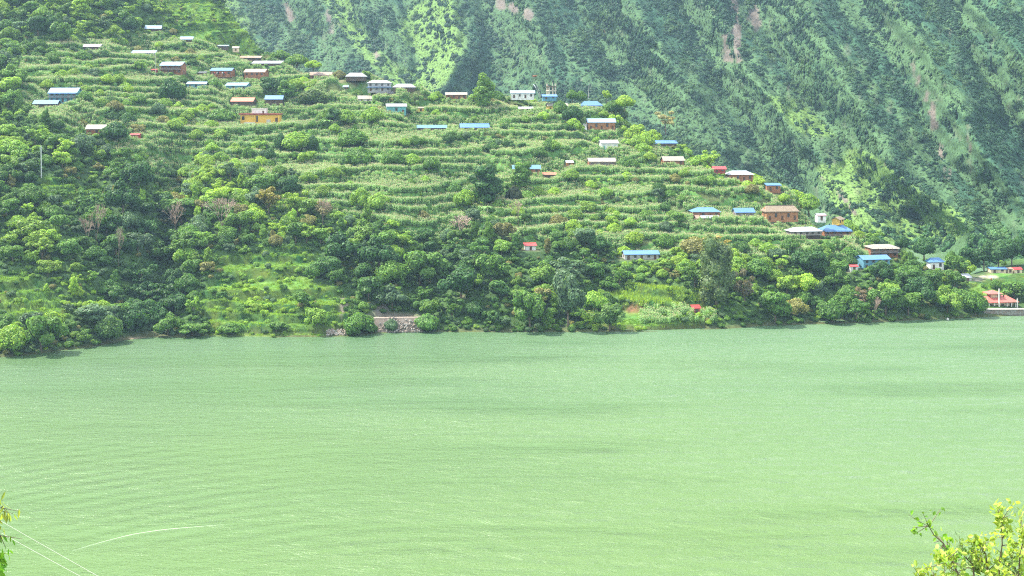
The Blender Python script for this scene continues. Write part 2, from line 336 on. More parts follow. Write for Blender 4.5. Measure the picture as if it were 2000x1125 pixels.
# ---- ground colours: grass, maize soil, bare earth (what the ground itself is)
gc = np.zeros(Z.shape+(4,)); gc[..., 3] = 1
n1 = fbm(GX/14, GY/14, 11); n2 = fbm(GX/3.5, GY/3.5, 12)
dark = np.array([.045, .085, .028]); grass = np.array([.11, .21, .04]); soil = np.array([.09, .115, .04]); earth = np.array([.24, .17, .10])
col = dark+(grass-dark)*smooth(n1*.6+n2*.4, .35, .75)[..., None]*.35
rs_ = (smooth(FR, .62, .75)*(1-smooth(FR, .97, 1)))[..., None]; col = col*(1-fieldW[..., None])+((soil*(1-rs_)+np.array([.085, .19, .045])*rs_)*(.6+.8*n2[..., None]))*fieldW[..., None]
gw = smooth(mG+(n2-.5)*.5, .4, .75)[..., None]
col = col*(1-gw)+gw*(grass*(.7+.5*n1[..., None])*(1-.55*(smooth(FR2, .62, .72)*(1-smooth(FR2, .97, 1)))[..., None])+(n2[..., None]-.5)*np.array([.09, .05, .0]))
bank = (1-smooth(Z, .3, 1.6))[..., None]; col = col*(1-.4*bank)+earth*.5*.4*bank
def earthspot(px, row, rp, rr, c=earth):
    global col
    w = np.exp(-((GP-px)/rp)**2-((HZ+(H-Z)/GY*F-row)/rr)**2)*1.6*smooth(n2, .3, .6); w = np.clip(w, 0, 1)[..., None]; col = col*(1-w)+np.array(c)*w
earthspot(745, 605, 14, 20, (.22, .20, .17)); earthspot(672, 600, 7, 20, (.25, .21, .16)); earthspot(770, 618, 50, 7, (.17, .15, .11)); earthspot(1235, 604, 18, 6, (.2, .11, .06))
earthspot(905, 575, 12, 5, (.3, .2, .16)); earthspot(1935, 541, 24, 3, (.33, .30, .23)); earthspot(1905, 545, 12, 5, (.28, .26, .2)); earthspot(1840, 592, 22, 4, (.36, .30, .16)); earthspot(1915, 528, 12, 3, (.28, .25, .18))
earthspot(262, 661, 26, 2.5, (.22, .18, .12))
pw = (padw*.6*smooth(n2, .35, .6))[..., None]; col = col*(1-pw)+np.array((.20, .17, .10))*pw
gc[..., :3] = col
def groundmat(name, scale, bump, var=.45):
    m, n, l, b = mat(name)
    at = n.new('ShaderNodeAttribute'); at.attribute_name = 'tone'; tc = n.new('ShaderNodeTexCoord')
    no = n.new('ShaderNodeTexNoise'); no.inputs['Scale'].default_value = scale; no.inputs['Detail'].default_value = 8; no.inputs['Roughness'].default_value = .65
    mr = n.new('ShaderNodeMapRange'); mr.inputs['From Min'].default_value = .3; mr.inputs['From Max'].default_value = .7; mr.inputs['To Min'].default_value = 1-var; mr.inputs['To Max'].default_value = 1+var
    sm = n.new('ShaderNodeVectorMath'); sm.operation = 'SCALE'; bp = n.new('ShaderNodeBump'); bp.inputs['Strength'].default_value = .9; bp.inputs['Distance'].default_value = bump
    l.new(tc.outputs['Object'], no.inputs['Vector']); l.new(no.outputs['Fac'], mr.inputs['Value']); l.new(at.outputs['Color'], sm.inputs[0]); l.new(mr.outputs['Result'], sm.inputs['Scale'])
    l.new(sm.outputs['Vector'], b.inputs['Base Color']); l.new(no.outputs['Fac'], bp.inputs['Height']); l.new(bp.outputs['Normal'], b.inputs['Normal'])
    b.inputs['Roughness'].default_value = .95; b.inputs['Specular IOR Level'].default_value = .1
    return m
def gridmesh(name, X, Y, Zz, colr, m, keep=None):
    a, b = X.shape; idx = np.arange(a*b).reshape(a, b)
    Q = np.stack([idx[:-1, :-1], idx[1:, :-1], idx[1:, 1:], idx[:-1, 1:]], -1).reshape(-1, 4)
    if keep is not None: Q = Q[keep[:-1, :-1].ravel()]
    me = fastquads(name, np.stack([X, Y, Zz], -1).reshape(-1, 3), Q, [m], None, True)
    ca = me.color_attributes.new('tone', 'FLOAT_COLOR', 'POINT'); ca.data.foreach_set('color', colr.astype(np.float32).ravel())
    return tag(link(name, me), kind='structure')
M['ground'] = groundmat('hillside_ground', .6, .35)
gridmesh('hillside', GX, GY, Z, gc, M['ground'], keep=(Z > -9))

# ------------------------------------------------------------------ the mountain behind
rr = np.concatenate([np.arange(575, -26, -3.0), np.arange(-45, -620, -26.0)]); pp = np.arange(-800, 2801, 5.0)
MP, MR = np.meshgrid(pp, rr, indexing='ij')
Df = np.interp(MP, [-800, 500, 1000, 1400, 1700, 1900, 2800], [1150, 1130, 1000, 880, 740, 650, 630])
Sl = np.interp(MP, [-800, 500, 1000, 1400, 1700, 1900, 2800], [1.0, .95, .9, .85, .72, .62, .6])
k_ = 1+(MR-HZ)/(F*Sl); MD = (Df+H/Sl)/np.maximum(k_, .42)
ridges = [[(560, -60), (600, 0), (650, 60), (700, 112), (750, 150), (800, 190)], [(690, -80), (722, 30), (745, 80), (775, 130), (790, 180)],
          [(870, -80), (890, 30), (912, 80), (885, 140), (860, 185)], [(1010, -80), (1060, 60), (1120, 140), (1180, 200)], [(1150, -100), (1230, 0), (1290, 100), (1350, 190), (1420, 290)],
          [(1370, -100), (1420, 40), (1470, 150), (1530, 235), (1590, 300), (1650, 370), (1690, 440)], [(1500, -120), (1560, 20), (1620, 130), (1690, 230), (1760, 330), (1830, 400), (1900, 450)],
          [(1700, -120), (1760, 0), (1850, 150), (1900, 250), (1960, 350), (2020, 430)], [(1900, -120), (1960, 60), (2040, 200)], [(450, -100), (520, 0), (560, 80), (600, 140)],
          [(1640, 270), (1690, 300), (1760, 345), (1810, 385), (1900, 430)]]
gullies = [[(620, -80), (660, 0), (700, 65), (760, 130), (800, 160)], [(760, -80), (790, 10), (800, 80), (812, 140)], [(930, -80), (940, 40), (960, 110), (930, 190)],
           [(1080, -90), (1150, 60), (1220, 160)], [(1260, -100), (1340, 30), (1400, 140), (1480, 260), (1560, 350)], [(1450, -90), (1500, 60), (1560, 170), (1640, 290), (1650, 330), (1700, 380)],
           [(1640, -90), (1690, 20), (1760, 150), (1820, 260), (1880, 350), (1930, 420)], [(1800, -90), (1880, 60), (1960, 200), (2040, 330)], [(500, -80), (560, 10), (600, 80)], [(1740, 400), (1860, 470)]]
wx = MP+(fbm(MP/70, MR/70, 21)-.5)*34; wy = MR+(fbm(MP/70, MR/70, 22)-.5)*34
dr = np.min([sdist(wx, wy, l) for l in ridges], axis=0); dg = np.min([sdist(wx, wy, l) for l in gullies], axis=0)
rel = dg/(dg+dr+4); span = np.clip((dg+dr)/70, .15, 2.0)
amp = np.interp(MP, [500, 1000, 1500, 2000], [34, 34, 42, 44])
MD = MD-(rel-.45)*amp*span*1.5
diag = np.interp(MP, [400, 900, 1300, 2000], [.35, .2, .75, .85])
u1 = (MP-MR*diag); fine = fbm(u1/26, MR/95, 31, 4)
MD = MD-(np.abs(fine-.5)*-2+.5)*15-(np.abs(fbm(u1/60, MR/240, 35, 3)-.5)*-2+.5)*16-(fbm(MP/16, MR/16, 33, 3)-.5)*7
far = smooth(MR, -60, -300); 
grassn = fbm(u1/34, MR/70, 41, 4)+(fbm(MP/8, MR/8, 42, 3)-.5)*.35
GR = np.zeros(MP.shape)
for poly, wgt in (([(770, 60), (800, 10), (880, -20), (905, 30), (915, 90), (880, 160), (840, 190), (760, 165), (820, 120)], .30), ([(620, -20), (680, -20), (700, 40), (745, 100), (830, 170), (765, 168), (705, 110), (660, 50)], .34),
                  ([(1490, 180), (1560, 195), (1640, 270), (1560, 265)], .36), ([(1655, 285), (1700, 298), (1810, 382), (1915, 432), (1860, 475), (1735, 445), (1640, 335)], .40),
                  ([(1590, 320), (1660, 320), (1760, 440), (1840, 510), (1720, 500), (1640, 440)], .34), ([(930, 60), (1010, 80), (1100, 180), (960, 170)], .12), ([(1240, 40), (1330, 60), (1440, 200), (1560, 380), (1440, 330), (1300, 200)], .10),
                  ([(-300, -80), (450, -20), (540, 110), (-300, 110)], .3)):
    GR += wgt*blur(inpoly(MP, MR, poly).astype(float), 2, 2)
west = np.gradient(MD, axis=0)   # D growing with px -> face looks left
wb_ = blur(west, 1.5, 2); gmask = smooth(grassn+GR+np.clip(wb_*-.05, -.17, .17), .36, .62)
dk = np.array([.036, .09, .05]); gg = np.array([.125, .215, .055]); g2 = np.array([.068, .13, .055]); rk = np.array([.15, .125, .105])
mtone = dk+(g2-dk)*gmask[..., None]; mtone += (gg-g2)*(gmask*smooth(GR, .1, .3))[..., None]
rockw = np.zeros(MP.shape); rn = fbm(MP/9, MR/26, 51, 4)
for x0, y0, x1, y1, w, s in ((1434, -30, 1442, 118, 7, 1.6), (1415, 70, 1426, 118, 9, 1.0), (1396, 10, 1400, 55, 4, .8), (1466, -10, 1480, 58, 12, .9), (645, 30, 652, 68, 12, .55), (655, 40, 664, 50, 8, .7), (980, 8, 1035, 28, 16, .9), (560, 10, 566, 36, 8, .7),
                             (724, 60, 738, 108, 10, .6), (1788, 120, 1832, 262, 12, .5), (1832, 262, 1850, 350, 7, .6), (1640, 375, 1672, 418, 7, 1.0), (1600, 335, 1608, 352, 6, .9), (1740, 310, 1742, 322, 8, .6), (1880, 240, 1900, 300, 9, .5),
                             (690, 120, 694, 150, 7, .5), (1290, 10, 1300, 40, 6, .4), (1180, 60, 1190, 80, 8, .4)):
    rockw = np.maximum(rockw, s*np.exp(-(sdist(MP, MR, [(x0, y0), (x1, y1+.1)])/w)**2))
rockw = smooth(rockw*.9+(rn-.5)*1.7, .45, .75)
cliff = smooth(rn, .62, .74)*smooth(-np.abs(rel-.5), -.3, -.05)*.6
rw = np.maximum(rockw, cliff*.5)[..., None]
mtone = mtone*(1-rw)+rk*(.75+.6*fbm(MP/5, MR/12, 61)[..., None])*rw
MZ = H-(MR-HZ)/F*MD; MX = (MP-1000)/F*MD
# little farm terraces low on the right
tw = blur(inpoly(MP, MR, [(1700, 370), (1810, 385), (1915, 432), (1870, 480), (1740, 450)]).astype(float), 2, 2)
MD2 = MD-tw*2.2*np.abs(((MR+(fbm(MP/50, MR/50, 71)-.5)*14-MP*.12)/9) % 1-.5)*2; MX = (MP-1000)/F*MD2; MZ = H-(MR-HZ)/F*MD2; MD = MD2
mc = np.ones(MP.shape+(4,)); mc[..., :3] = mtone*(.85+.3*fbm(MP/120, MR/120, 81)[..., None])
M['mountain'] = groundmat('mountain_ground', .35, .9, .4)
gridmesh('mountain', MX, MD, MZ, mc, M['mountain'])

# ------------------------------------------------------------------ lake
def lakemat():
    m, n, l, b = mat('lake_water')
    tc = n.new('ShaderNodeTexCoord'); sep = n.new('ShaderNodeSeparateXYZ'); l.new(tc.outputs['Object'], sep.inputs[0])
    def noise(sc3, scale, det=4, rough=.5, dist=0):
        mp = n.new('ShaderNodeMapping'); mp.inputs['Scale'].default_value = sc3; no = n.new('ShaderNodeTexNoise')
        no.inputs['Scale'].default_value = scale; no.inputs['Detail'].default_value = det; no.inputs['Roughness'].default_value = rough; no.inputs['Distortion'].default_value = dist
        l.new(tc.outputs['Object'], mp.inputs['Vector']); l.new(mp.outputs['Vector'], no.inputs['Vector']); return no.outputs['Fac']
    def math_(op, a, b_=None, c=None):
        k = n.new('ShaderNodeMath'); k.operation = op
        for i, v in enumerate((a, b_, c)):
            if v is None: continue
            if isinstance(v, (int, float)): k.inputs[i].default_value = v
            else: l.new(v, k.inputs[i])
        return k.outputs[0]
    def rng(v, a, b_, c, d):
        k = n.new('ShaderNodeMapRange'); l.new(v, k.inputs['Value'])
        for nm, x in (('From Min', a), ('From Max', b_), ('To Min', c), ('To Max', d)): k.inputs[nm].default_value = x
        return k.outputs['Result']
    # silt colour: deeper green far left, paler and yellower near and in the middle
    big = noise((.35, 1, 1), .012, 3)
    t = math_('ADD', rng(sep.outputs['Y'], 230, 470, 1.0, 0.15), math_('MULTIPLY', math_('SUBTRACT', big, .5), .8))
    mx = n.new('ShaderNodeMix'); mx.data_type = 'RGBA'; mx.inputs['A'].default_value = (.066, .142, .058, 1); mx.inputs['B'].default_value = (.104, .178, .056, 1)
    l.new(t, mx.inputs['Factor'])
    # wind ripples grow to the right of the lake; calm slicks wander through
    wind = rng(math_('ADD', sep.outputs['X'], math_('MULTIPLY', math_('SUBTRACT', noise((.5, 1, 1), .02, 3), .5), 160)), -60, 110, .18, 1.0)
    slick = rng(noise((.25, 1.6, 1), .03, 4), .36, .52, .35, 1.0)
    rip = noise((.6, 1, 1), 1.5, 4, .6, .4); chop = noise((.45, 1, 1), .3, 6, .65, .8); swell = noise((.2, 1, 1), .16, 3, .5, .8)
    wv = n.new('ShaderNodeTexWave'); wv.wave_type = 'RINGS'; wv.rings_direction = 'Z'; wv.inputs['Scale'].default_value = .055; wv.inputs['Distortion'].default_value = 3; wv.inputs['Detail'].default_value = 3; wv.inputs['Detail Scale'].default_value = .35
    mpw = n.new('ShaderNodeMapping'); mpw.inputs['Location'].default_value = (5, -150, 0); l.new(tc.outputs['Object'], mpw.inputs['Vector']); l.new(mpw.outputs['Vector'], wv.inputs['Vector'])
    amp_ = math_('MULTIPLY', wind, slick)
    ring = math_('MULTIPLY', math_('MULTIPLY', wv.outputs['Fac'], rng(sep.outputs['Y'], 270, 340, 1, .06)), rng(noise((.6, 1, 1), .02, 3), .4, .65, .1, 1.0))
    h = math_('ADD', math_('MULTIPLY', math_('ADD', math_('MULTIPLY', rip, .25), math_('MULTIPLY', chop, 3.2)), amp_), math_('ADD', math_('MULTIPLY', swell, .32), math_('MULTIPLY', ring, .30)))
    h = math_('ADD', h, math_('MULTIPLY', rip, .16))
    bp = n.new('ShaderNodeBump'); bp.inputs['Strength'].default_value = 1.0; bp.inputs['Distance'].default_value = 1.0
    l.new(h, bp.inputs['Height'])
    # silt scatters light from inside the water (even), the rippled skin mirrors sky and slope
    di = n.new('ShaderNodeBsdfDiffuse'); gl = n.new('ShaderNodeBsdfGlossy'); fr = n.new('ShaderNodeFresnel'); mixs = n.new('ShaderNodeMixShader'); fr.inputs['IOR'].default_value = 1.33
    bp2 = n.new('ShaderNodeBump'); bp2.inputs['Strength'].default_value = .25; bp2.inputs['Distance'].default_value = 1.0; l.new(h, bp2.inputs['Height']); l.new(bp2.outputs['Normal'], di.inputs['Normal'])
    l.new(mx.outputs['Result'], di.inputs['Color']); l.new(bp.outputs['Normal'], gl.inputs['Normal']); l.new(bp.outputs['Normal'], fr.inputs['Normal']); l.new(rng(amp_, 0, 1, .20, .38), gl.inputs['Roughness'])
    l.new(fr.outputs['Fac'], mixs.inputs['Fac']); l.new(di.outputs['BSDF'], mixs.inputs[1]); l.new(gl.outputs['BSDF'], mixs.inputs[2]); l.new(mixs.outputs['Shader'], n['Material Output'].inputs['Surface']); n.remove(b)
    return m
M['lake'] = lakemat()
lake = MB(); nx, ny = 24, 12
V = [(-1400+2800*i/nx, 60+900*j/ny, 0) for j in range(ny+1) for i in range(nx+1)]
lake.add(V, [(j*(nx+1)+i, j*(nx+1)+i+1, (j+1)*(nx+1)+i+1, (j+1)*(nx+1)+i) for j in range(ny) for i in range(nx)])
tag(lake.build('lake_water', M['lake']), kind='structure')
# near bank under the viewpoint (falls away below the frame)
nb = []; Q = []
gx_ = np.linspace(-160, 160, 60); gy_ = np.linspace(-30, 215, 60); NX, NY = np.meshgrid(gx_, gy_, indexing='ij')
NZ = np.where(NY < 2, 83.2, 83.2-.455*(NY-2))+(fbm(NX/12, NY/12, 90)-.5)*1.2*smooth(NY, 3, 30)
ncol = np.ones(NX.shape+(4,)); ncol[..., :3] = np.array([.08, .14, .035])*(.7+.6*fbm(NX/5, NY/5, 91)[..., None])
gridmesh('near_bank', NX, NY, NZ, ncol, groundmat('near_bank_ground', 1.0, .1))

# ------------------------------------------------------------------ plant templates
def unit(v): return v/np.linalg.norm(v, axis=-1, keepdims=True)
def leafcloud(lobes, n, size, seed, jitter=.42, core=.78, flat=0.0, aspect=1.0, matl=None, name='foliage'):
    r = np.random.RandomState(seed); L = np.array(lobes, float)
    area = (L[:, 3]*L[:, 4]+L[:, 3]*L[:, 5]+L[:, 4]*L[:, 5]); k = r.choice(len(L), n*2, p=area/area.sum())
    d = unit(r.randn(n*2, 3)); rad = 1+r.randn(n*2)*.07-np.abs(r.randn(n*2))*.05
    pts = L[k, :3]+d*L[k, 3:]*rad[:, None]
    inside = np.zeros(len(pts), bool)
    for j in range(len(L)):
        q = (pts-L[j, :3])/L[j, 3:]; inside |= ((q**2).sum(1) < .72) & (k != j)
    pts = pts[~inside][:n]; d = unit((d/L[k, 3:])[~inside][:n]); m_ = len(pts)
    nr = unit(d+r.randn(m_, 3)*jitter+np.array([0, 0, flat])); a = unit(np.cross(nr, r.randn(m_, 3))); b = np.cross(nr, a)
    s = size*(.6+.8*r.rand(m_))[:, None]; a = a*s*aspect; b = b*s
    V = np.stack([pts-a-b*.55, pts+a*.25-b, pts+a+b*.45, pts-a*.3+b], 1).reshape(-1, 3); Qs = np.arange(m_*4).reshape(-1, 4)
    # inner dark mass of leaves: low-poly lobes
    if core > 0:
        nu, nv = 7, 5
        for j in range(len(L)):
            o = len(V); vs = []
            for iv in range(nv+1):
                for iu in range(nu):
                    th = math.pi*iv/nv; ph = 2*math.pi*iu/nu
                    c = core*(.9+.2*r.rand()); vs.append(L[j, :3]+L[j, 3:]*c*np.array([math.sin(th)*math.cos(ph), math.sin(th)*math.sin(ph), math.cos(th)]))
            V = np.vstack([V, vs]); q2 = [(o+iv*nu+iu, o+(iv+1)*nu+iu, o+(iv+1)*nu+(iu+1) % nu, o+iv*nu+(iu+1) % nu) for iv in range(nv) for iu in range(nu)]
            Qs = np.vstack([Qs, q2])
    return fastquads(name, V, Qs, [matl or M['leaf']])
def lobeset(kind, seed):
    r = np.random.RandomState(seed); L = []
    if kind == 'round':      # lopped, ball-like fodder trees
        L.append((0, 0, .95, .72, .72, .62))
        for i in range(7):
            a = 2*math.pi*i/7+r.rand()*.6; q = .5+.15*r.rand(); L.append((math.cos(a)*q, math.sin(a)*q, .72+.35*r.rand(), .38+.14*r.rand(), .38+.14*r.rand(), .34+.12*r.rand()))
        L.append((r.randn()*.1, r.randn()*.1, 1.35, .42, .42, .3))
    elif kind == 'spread':
        for i in range(11):
            a = 2.4*i+r.rand(); q = .25+.65*r.rand(); L.append((math.cos(a)*q, math.sin(a)*q, .8+.75*r.rand()-.25*q, .3+.2*r.rand(), .3+.2*r.rand(), .2+.13*r.rand()))
        L.append((0, 0, .95, .55, .55, .4))
    elif kind == 'tall':
        for i in range(12):
            z = .5+2.2*i/11; q = .28*r.rand()+.12; a = 2.4*i; w = .5*(1-.5*abs(z-1.4)/1.4); L.append((math.cos(a)*q, math.sin(a)*q, z, w*(.7+.5*r.rand()), w*(.7+.5*r.rand()), .32+.15*r.rand()))
    elif kind == 'shrub':
        for i in range(6):
            a = 1.1*i+r.rand(); q = .5*r.rand()+.1; L.append((math.cos(a)*q, math.sin(a)*q, .35+.3*r.rand(), .4+.2*r.rand(), .4+.2*r.rand(), .3+.2*r.rand()))
    elif kind == 'feather':
        for i in range(16):
            a = 2.4*i+r.rand(); q = .2+.75*r.rand(); L.append((math.cos(a)*q, math.sin(a)*q, .6+1.1*r.rand(), .22+.1*r.rand(), .22+.1*r.rand(), .10+.06*r.rand()))
    return L
TPL = {}
def tpl(key, kind, n, size, seeds, **kw):
    TPL[key] = []
    for s in seeds:
        o = bpy.data.objects.new('template_'+key, leafcloud(lobeset(kind, s), n, size, s+100, **kw)); TPL[key].append(o)
tpl('column', 'tall', 3200, .04, (24, 25)); tpl('round', 'round', 1700, .062, (1, 2, 3, 4)); tpl('spread', 'spread', 1900, .062, (11, 12, 13, 14), flat=.4)
tpl('tall', 'tall', 1700, .058, (21, 22, 23)); tpl('feather', 'feather', 800, .06, (31, 32, 33), core=.5, flat=.6, aspect=1.3)
tpl('shrub', 'shrub', 520, .085, (41, 42, 43, 44)); tpl('clump', 'shrub', 120, .17, (51, 52, 53, 54), core=.8, jitter=.25)
trunks = []
for s in range(3):
    r = np.random.RandomState(s); b = MB(); top = (r.randn()*.08, r.randn()*.08, 1.1)
    b.tube([(0, 0, -.35), (.02, .01, .4), top], [.07, .05, .03], 6)
    for i in range(4):
        a = 1.7*i+r.rand(); b.tube([(0, 0, .35+.1*i), (math.cos(a)*.3, math.sin(a)*.3, .7+.1*i), (math.cos(a)*.55, math.sin(a)*.55, .9+.12*i)], [.035, .022, .01], 5)
    trunks.append(mesh('trunk', b.v, b.f, [M['bark']], None, True))
def baretree(seed, spread=.6):
    r = np.random.RandomState(seed); segs = []
    def grow(p, d, L, rad, lev):
        q = p+d*L; segs.append((p, q, rad, rad*.62, lev))
        if lev >= 5: return
        for i in range(3 if lev < 4 else 2):
            nd = unit(d+r.randn(3)*spread*.62+np.array([0, 0, .12])); grow(q, nd, L*(.62+.2*r.rand()), rad*.6, lev+1)
    grow(np.array([0, 0, -.2]), np.array([0, 0, 1.]), .75, .045, 0); a = MB(); t = MB()
    for p, q, r0, r1, lev in segs: (a if lev < 2 else t).tube([p, q], [max(r0, .009), max(r1, .007)], 4 if lev < 2 else 3, cap=False)
    return mesh('trunk', a.v, a.f, [M['bark']]), mesh('branches', t.v, t.f, [M['twig']])
def maizeclump(seed):
    r = np.random.RandomState(seed); V = []; Fc = []; mi = []
    for s in range(11):
        x, y = (r.rand()-.5)*1.9, (r.rand()-.5)*1.5; h = 2.3+.6*r.rand(); a = r.rand()*6.28
        def quad(p0, p1, w, m):
            w = np.array(w); o = len(V); V.extend([p0-w, p0+w, p1+w, p1-w]); Fc.append((o, o+1, o+2, o+3)); mi.append(m)
        w = np.array([math.cos(a), math.sin(a), 0])
        quad(np.array([x, y, -.3]), np.array([x, y, h*.9]), w*.025, 0)
        for k in range(6):
            b = a+k*3.14+r.randn()*.5; zz = h*(.25+.12*k); d = np.array([math.cos(b), math.sin(b), 0]); sd = np.array([-d[1], d[0], 0])*.085
            p0 = np.array([x, y, zz]); p1 = p0+d*.33+np.array([0, 0, .28]); p2 = p0+d*.7+np.array([0, 0, .02]); quad(p0, p1, sd, 0); quad(p1, p2, sd*.7, 0)
        for k in range(2):
            tw_ = np.array([r.randn()*.08, r.randn()*.08, .36]); quad(np.array([x, y, h*.88]), np.array([x, y, h*.9])+tw_, (w if k else np.array([-w[1], w[0], 0]))*.035, 1)
    return fastquads('maize', np.array(V), np.array(Fc), [M['maize'], M['tassel']], mi)
TPL['maize'] = [bpy.data.objects.new('template_maize', maizeclump(s)) for s in range(4)]
def grassclump(seed):
    r = np.random.RandomState(seed); V = []
    for s in range(26):
        x, y = r.randn()*.35, r.randn()*.35; h = .25+.35*r.rand(); a = r.rand()*6.28; w = np.array([math.cos(a), math.sin(a), 0])*.07; t = np.array([r.randn()*.15, r.randn()*.15, h])
        p = np.array([x, y, -.08]); V.extend([p-w, p+w, p+t+w*.3, p+t-w*.3])
    return fastquads('grass', np.array(V), np.arange(len(V)).reshape(-1, 4), [M['maize']])
TPL['grass'] = [bpy.data.objects.new('template_grass', grassclump(s)) for s in range(3)]
def scatter(name, label, key, pts, scl, rot, tint, cat='plants'):
    n = len(pts); me = bpy.data.meshes.new(name); me.vertices.add(n); me.vertices.foreach_set('co', np.asarray(pts, np.float32).ravel())
    T = TPL[key]; idx = np.random.RandomState(n).randint(0, len(T), n)
    for nm, ty, dt, prop in (('scl', 'FLOAT_VECTOR', scl, 'vector'), ('rot', 'FLOAT_VECTOR', rot, 'vector'), ('tint', 'FLOAT_VECTOR', tint, 'vector'), ('idx', 'INT', idx, 'value')):
        at = me.attributes.new(nm, ty, 'POINT'); at.data.foreach_set(prop, np.asarray(dt, np.int32 if ty == 'INT' else np.float32).ravel())
    o = tag(link(name, me), label, cat, kind='stuff')
    ng = bpy.data.node_groups.new(name, 'GeometryNodeTree'); ng.interface.new_socket('Geometry', in_out='INPUT', socket_type='NodeSocketGeometry'); ng.interface.new_socket('Geometry', in_out='OUTPUT', socket_type='NodeSocketGeometry')
    N = ng.nodes; L = ng.links; gi = N.new('NodeGroupInput'); go = N.new('NodeGroupOutput'); jo = N.new('GeometryNodeJoinGeometry')
    def attr(nm, ty):
        a = N.new('GeometryNodeInputNamedAttribute'); a.data_type = ty; a.inputs['Name'].default_value = nm; return a.outputs['Attribute']
    ia, ra, sa = attr('idx', 'INT'), attr('rot', 'FLOAT_VECTOR'), attr('scl', 'FLOAT_VECTOR')
    for k, t in enumerate(T):
        cp = N.new('FunctionNodeCompare'); cp.data_type = 'INT'; cp.operation = 'EQUAL'; cp.inputs[3].default_value = k; L.new(ia, cp.inputs[2])
        oi = N.new('GeometryNodeObjectInfo'); oi.inputs['Object'].default_value = t; oi.inputs['As Instance'].default_value = True
        ip = N.new('GeometryNodeInstanceOnPoints'); L.new(gi.outputs[0], ip.inputs['Points']); L.new(cp.outputs['Result'], ip.inputs['Selection']); L.new(oi.outputs['Geometry'], ip.inputs['Instance'])
        L.new(ra, ip.inputs['Rotation']); L.new(sa, ip.inputs['Scale']); L.new(ip.outputs['Instances'], jo.inputs['Geometry'])
    L.new(jo.outputs['Geometry'], go.inputs[0])
    md = o.modifiers.new('scatter', 'NODES'); md.node_group = ng; return o

# ------------------------------------------------------------------ where plants stand
rng_ = np.random.RandomState(77)
def jitgrid(c, x0=-520, x1=330, y0=395, y1=1120):
    a, b = np.meshgrid(np.arange(x0, x1, c), np.arange(y0, y1, c), indexing='ij'); n = a.size
    X = a.ravel()+rng_.rand(n)*c; Y = b.ravel()+rng_.rand(n)*c; px = 1000+X/Y*F
    k = (px > -70) & (px < 2070); X, Y, px = X[k], Y[k], px[k]; z = ground(px, Y); row = HZ+(H-z)/Y*F
    i = np.clip(((px-PX[0])/3.6).astype(int), 0, len(PX)-1); j = np.clip(np.searchsorted(YA, Y), 0, len(YA)-1)
    vis = row-CMIN[i, j] < 26/Y*500; ok = (z > .15) & vis & (row > -45)
    return dict(X=X[ok], Y=Y[ok], Z=z[ok], px=px[ok], row=row[ok], F=fieldW[i, j][ok], G=mG[i, j][ok], fr=FR[i, j][ok], pad=padw[i, j][ok], fr2=FR2[i, j][ok])
def sel(d, k): return {a: v[k] for a, v in d.items()}
def housefree(d, rad, hgt):
    ok = d['pad'] < .35; cov = (np.random.RandomState(len(ok)).rand(len(ok)) < .75)*1.0
    for (a, k), (X, Y, Yc, zz, w, dep) in zip(HOUSES, HP):
        x0, x1, t, e, b = a[:5]; rp = rad/d['Y']*F; top = d['row']-hgt/d['Y']*F
        ok &= ~((d['px'] > x0-rp*.8) & (d['px'] < x1+rp*.8) & (d['Y'] < Yc) & (top < b-(2 if hgt.max() < 1.75 else 3)-.22*(b-e)*cov) & (d['row'] > t))
        ok &= ~((np.abs(d['X']-X) < w/2+rad*.7) & (np.abs(d['Y']-Yc) < dep/2+rad*.7))
    # keep the rubble wall, pavilion front, pale track in view
    for x0, x1, r0, r1, mh in ((466, 549, 246, 241, 1), (712, 828, 612, 652, 3), (1922, 2010, 566, 625, 2), (1896, 2000, 524, 552, 1), (640, 685, 635, 655, 1), (235, 312, 650, 668, .6), (1215, 1252, 598, 622, 4), (1018, 1054, 470, 496, 2)):
        top = d['row']-hgt/d['Y']*F; ok &= ~((d['px']+rad/d['Y']*F*.6 > x0) & (d['px']-rad/d['Y']*F*.6 < x1) & (d['row'] > r0) & (top < r1))
    return ok
DK, MD_, LT, YL, OL, GG = (.055, .135, .035), (.115, .23, .04), (.22, .36, .055), (.28, .42, .05), (.24, .24, .08), (.11, .19, .09)
PAL = np.array([DK, MD_, LT, YL, OL, GG])
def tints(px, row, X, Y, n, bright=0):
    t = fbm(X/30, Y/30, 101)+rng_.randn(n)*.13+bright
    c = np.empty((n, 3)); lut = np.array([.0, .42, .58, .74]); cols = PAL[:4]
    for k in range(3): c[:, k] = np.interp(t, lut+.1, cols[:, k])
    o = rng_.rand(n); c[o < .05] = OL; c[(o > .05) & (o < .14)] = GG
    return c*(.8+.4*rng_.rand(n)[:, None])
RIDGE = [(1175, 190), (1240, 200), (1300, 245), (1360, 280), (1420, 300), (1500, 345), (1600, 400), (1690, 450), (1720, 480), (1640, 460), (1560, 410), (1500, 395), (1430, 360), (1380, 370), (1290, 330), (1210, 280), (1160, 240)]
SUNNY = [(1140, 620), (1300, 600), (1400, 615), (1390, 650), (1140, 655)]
trees = []; bushes = []
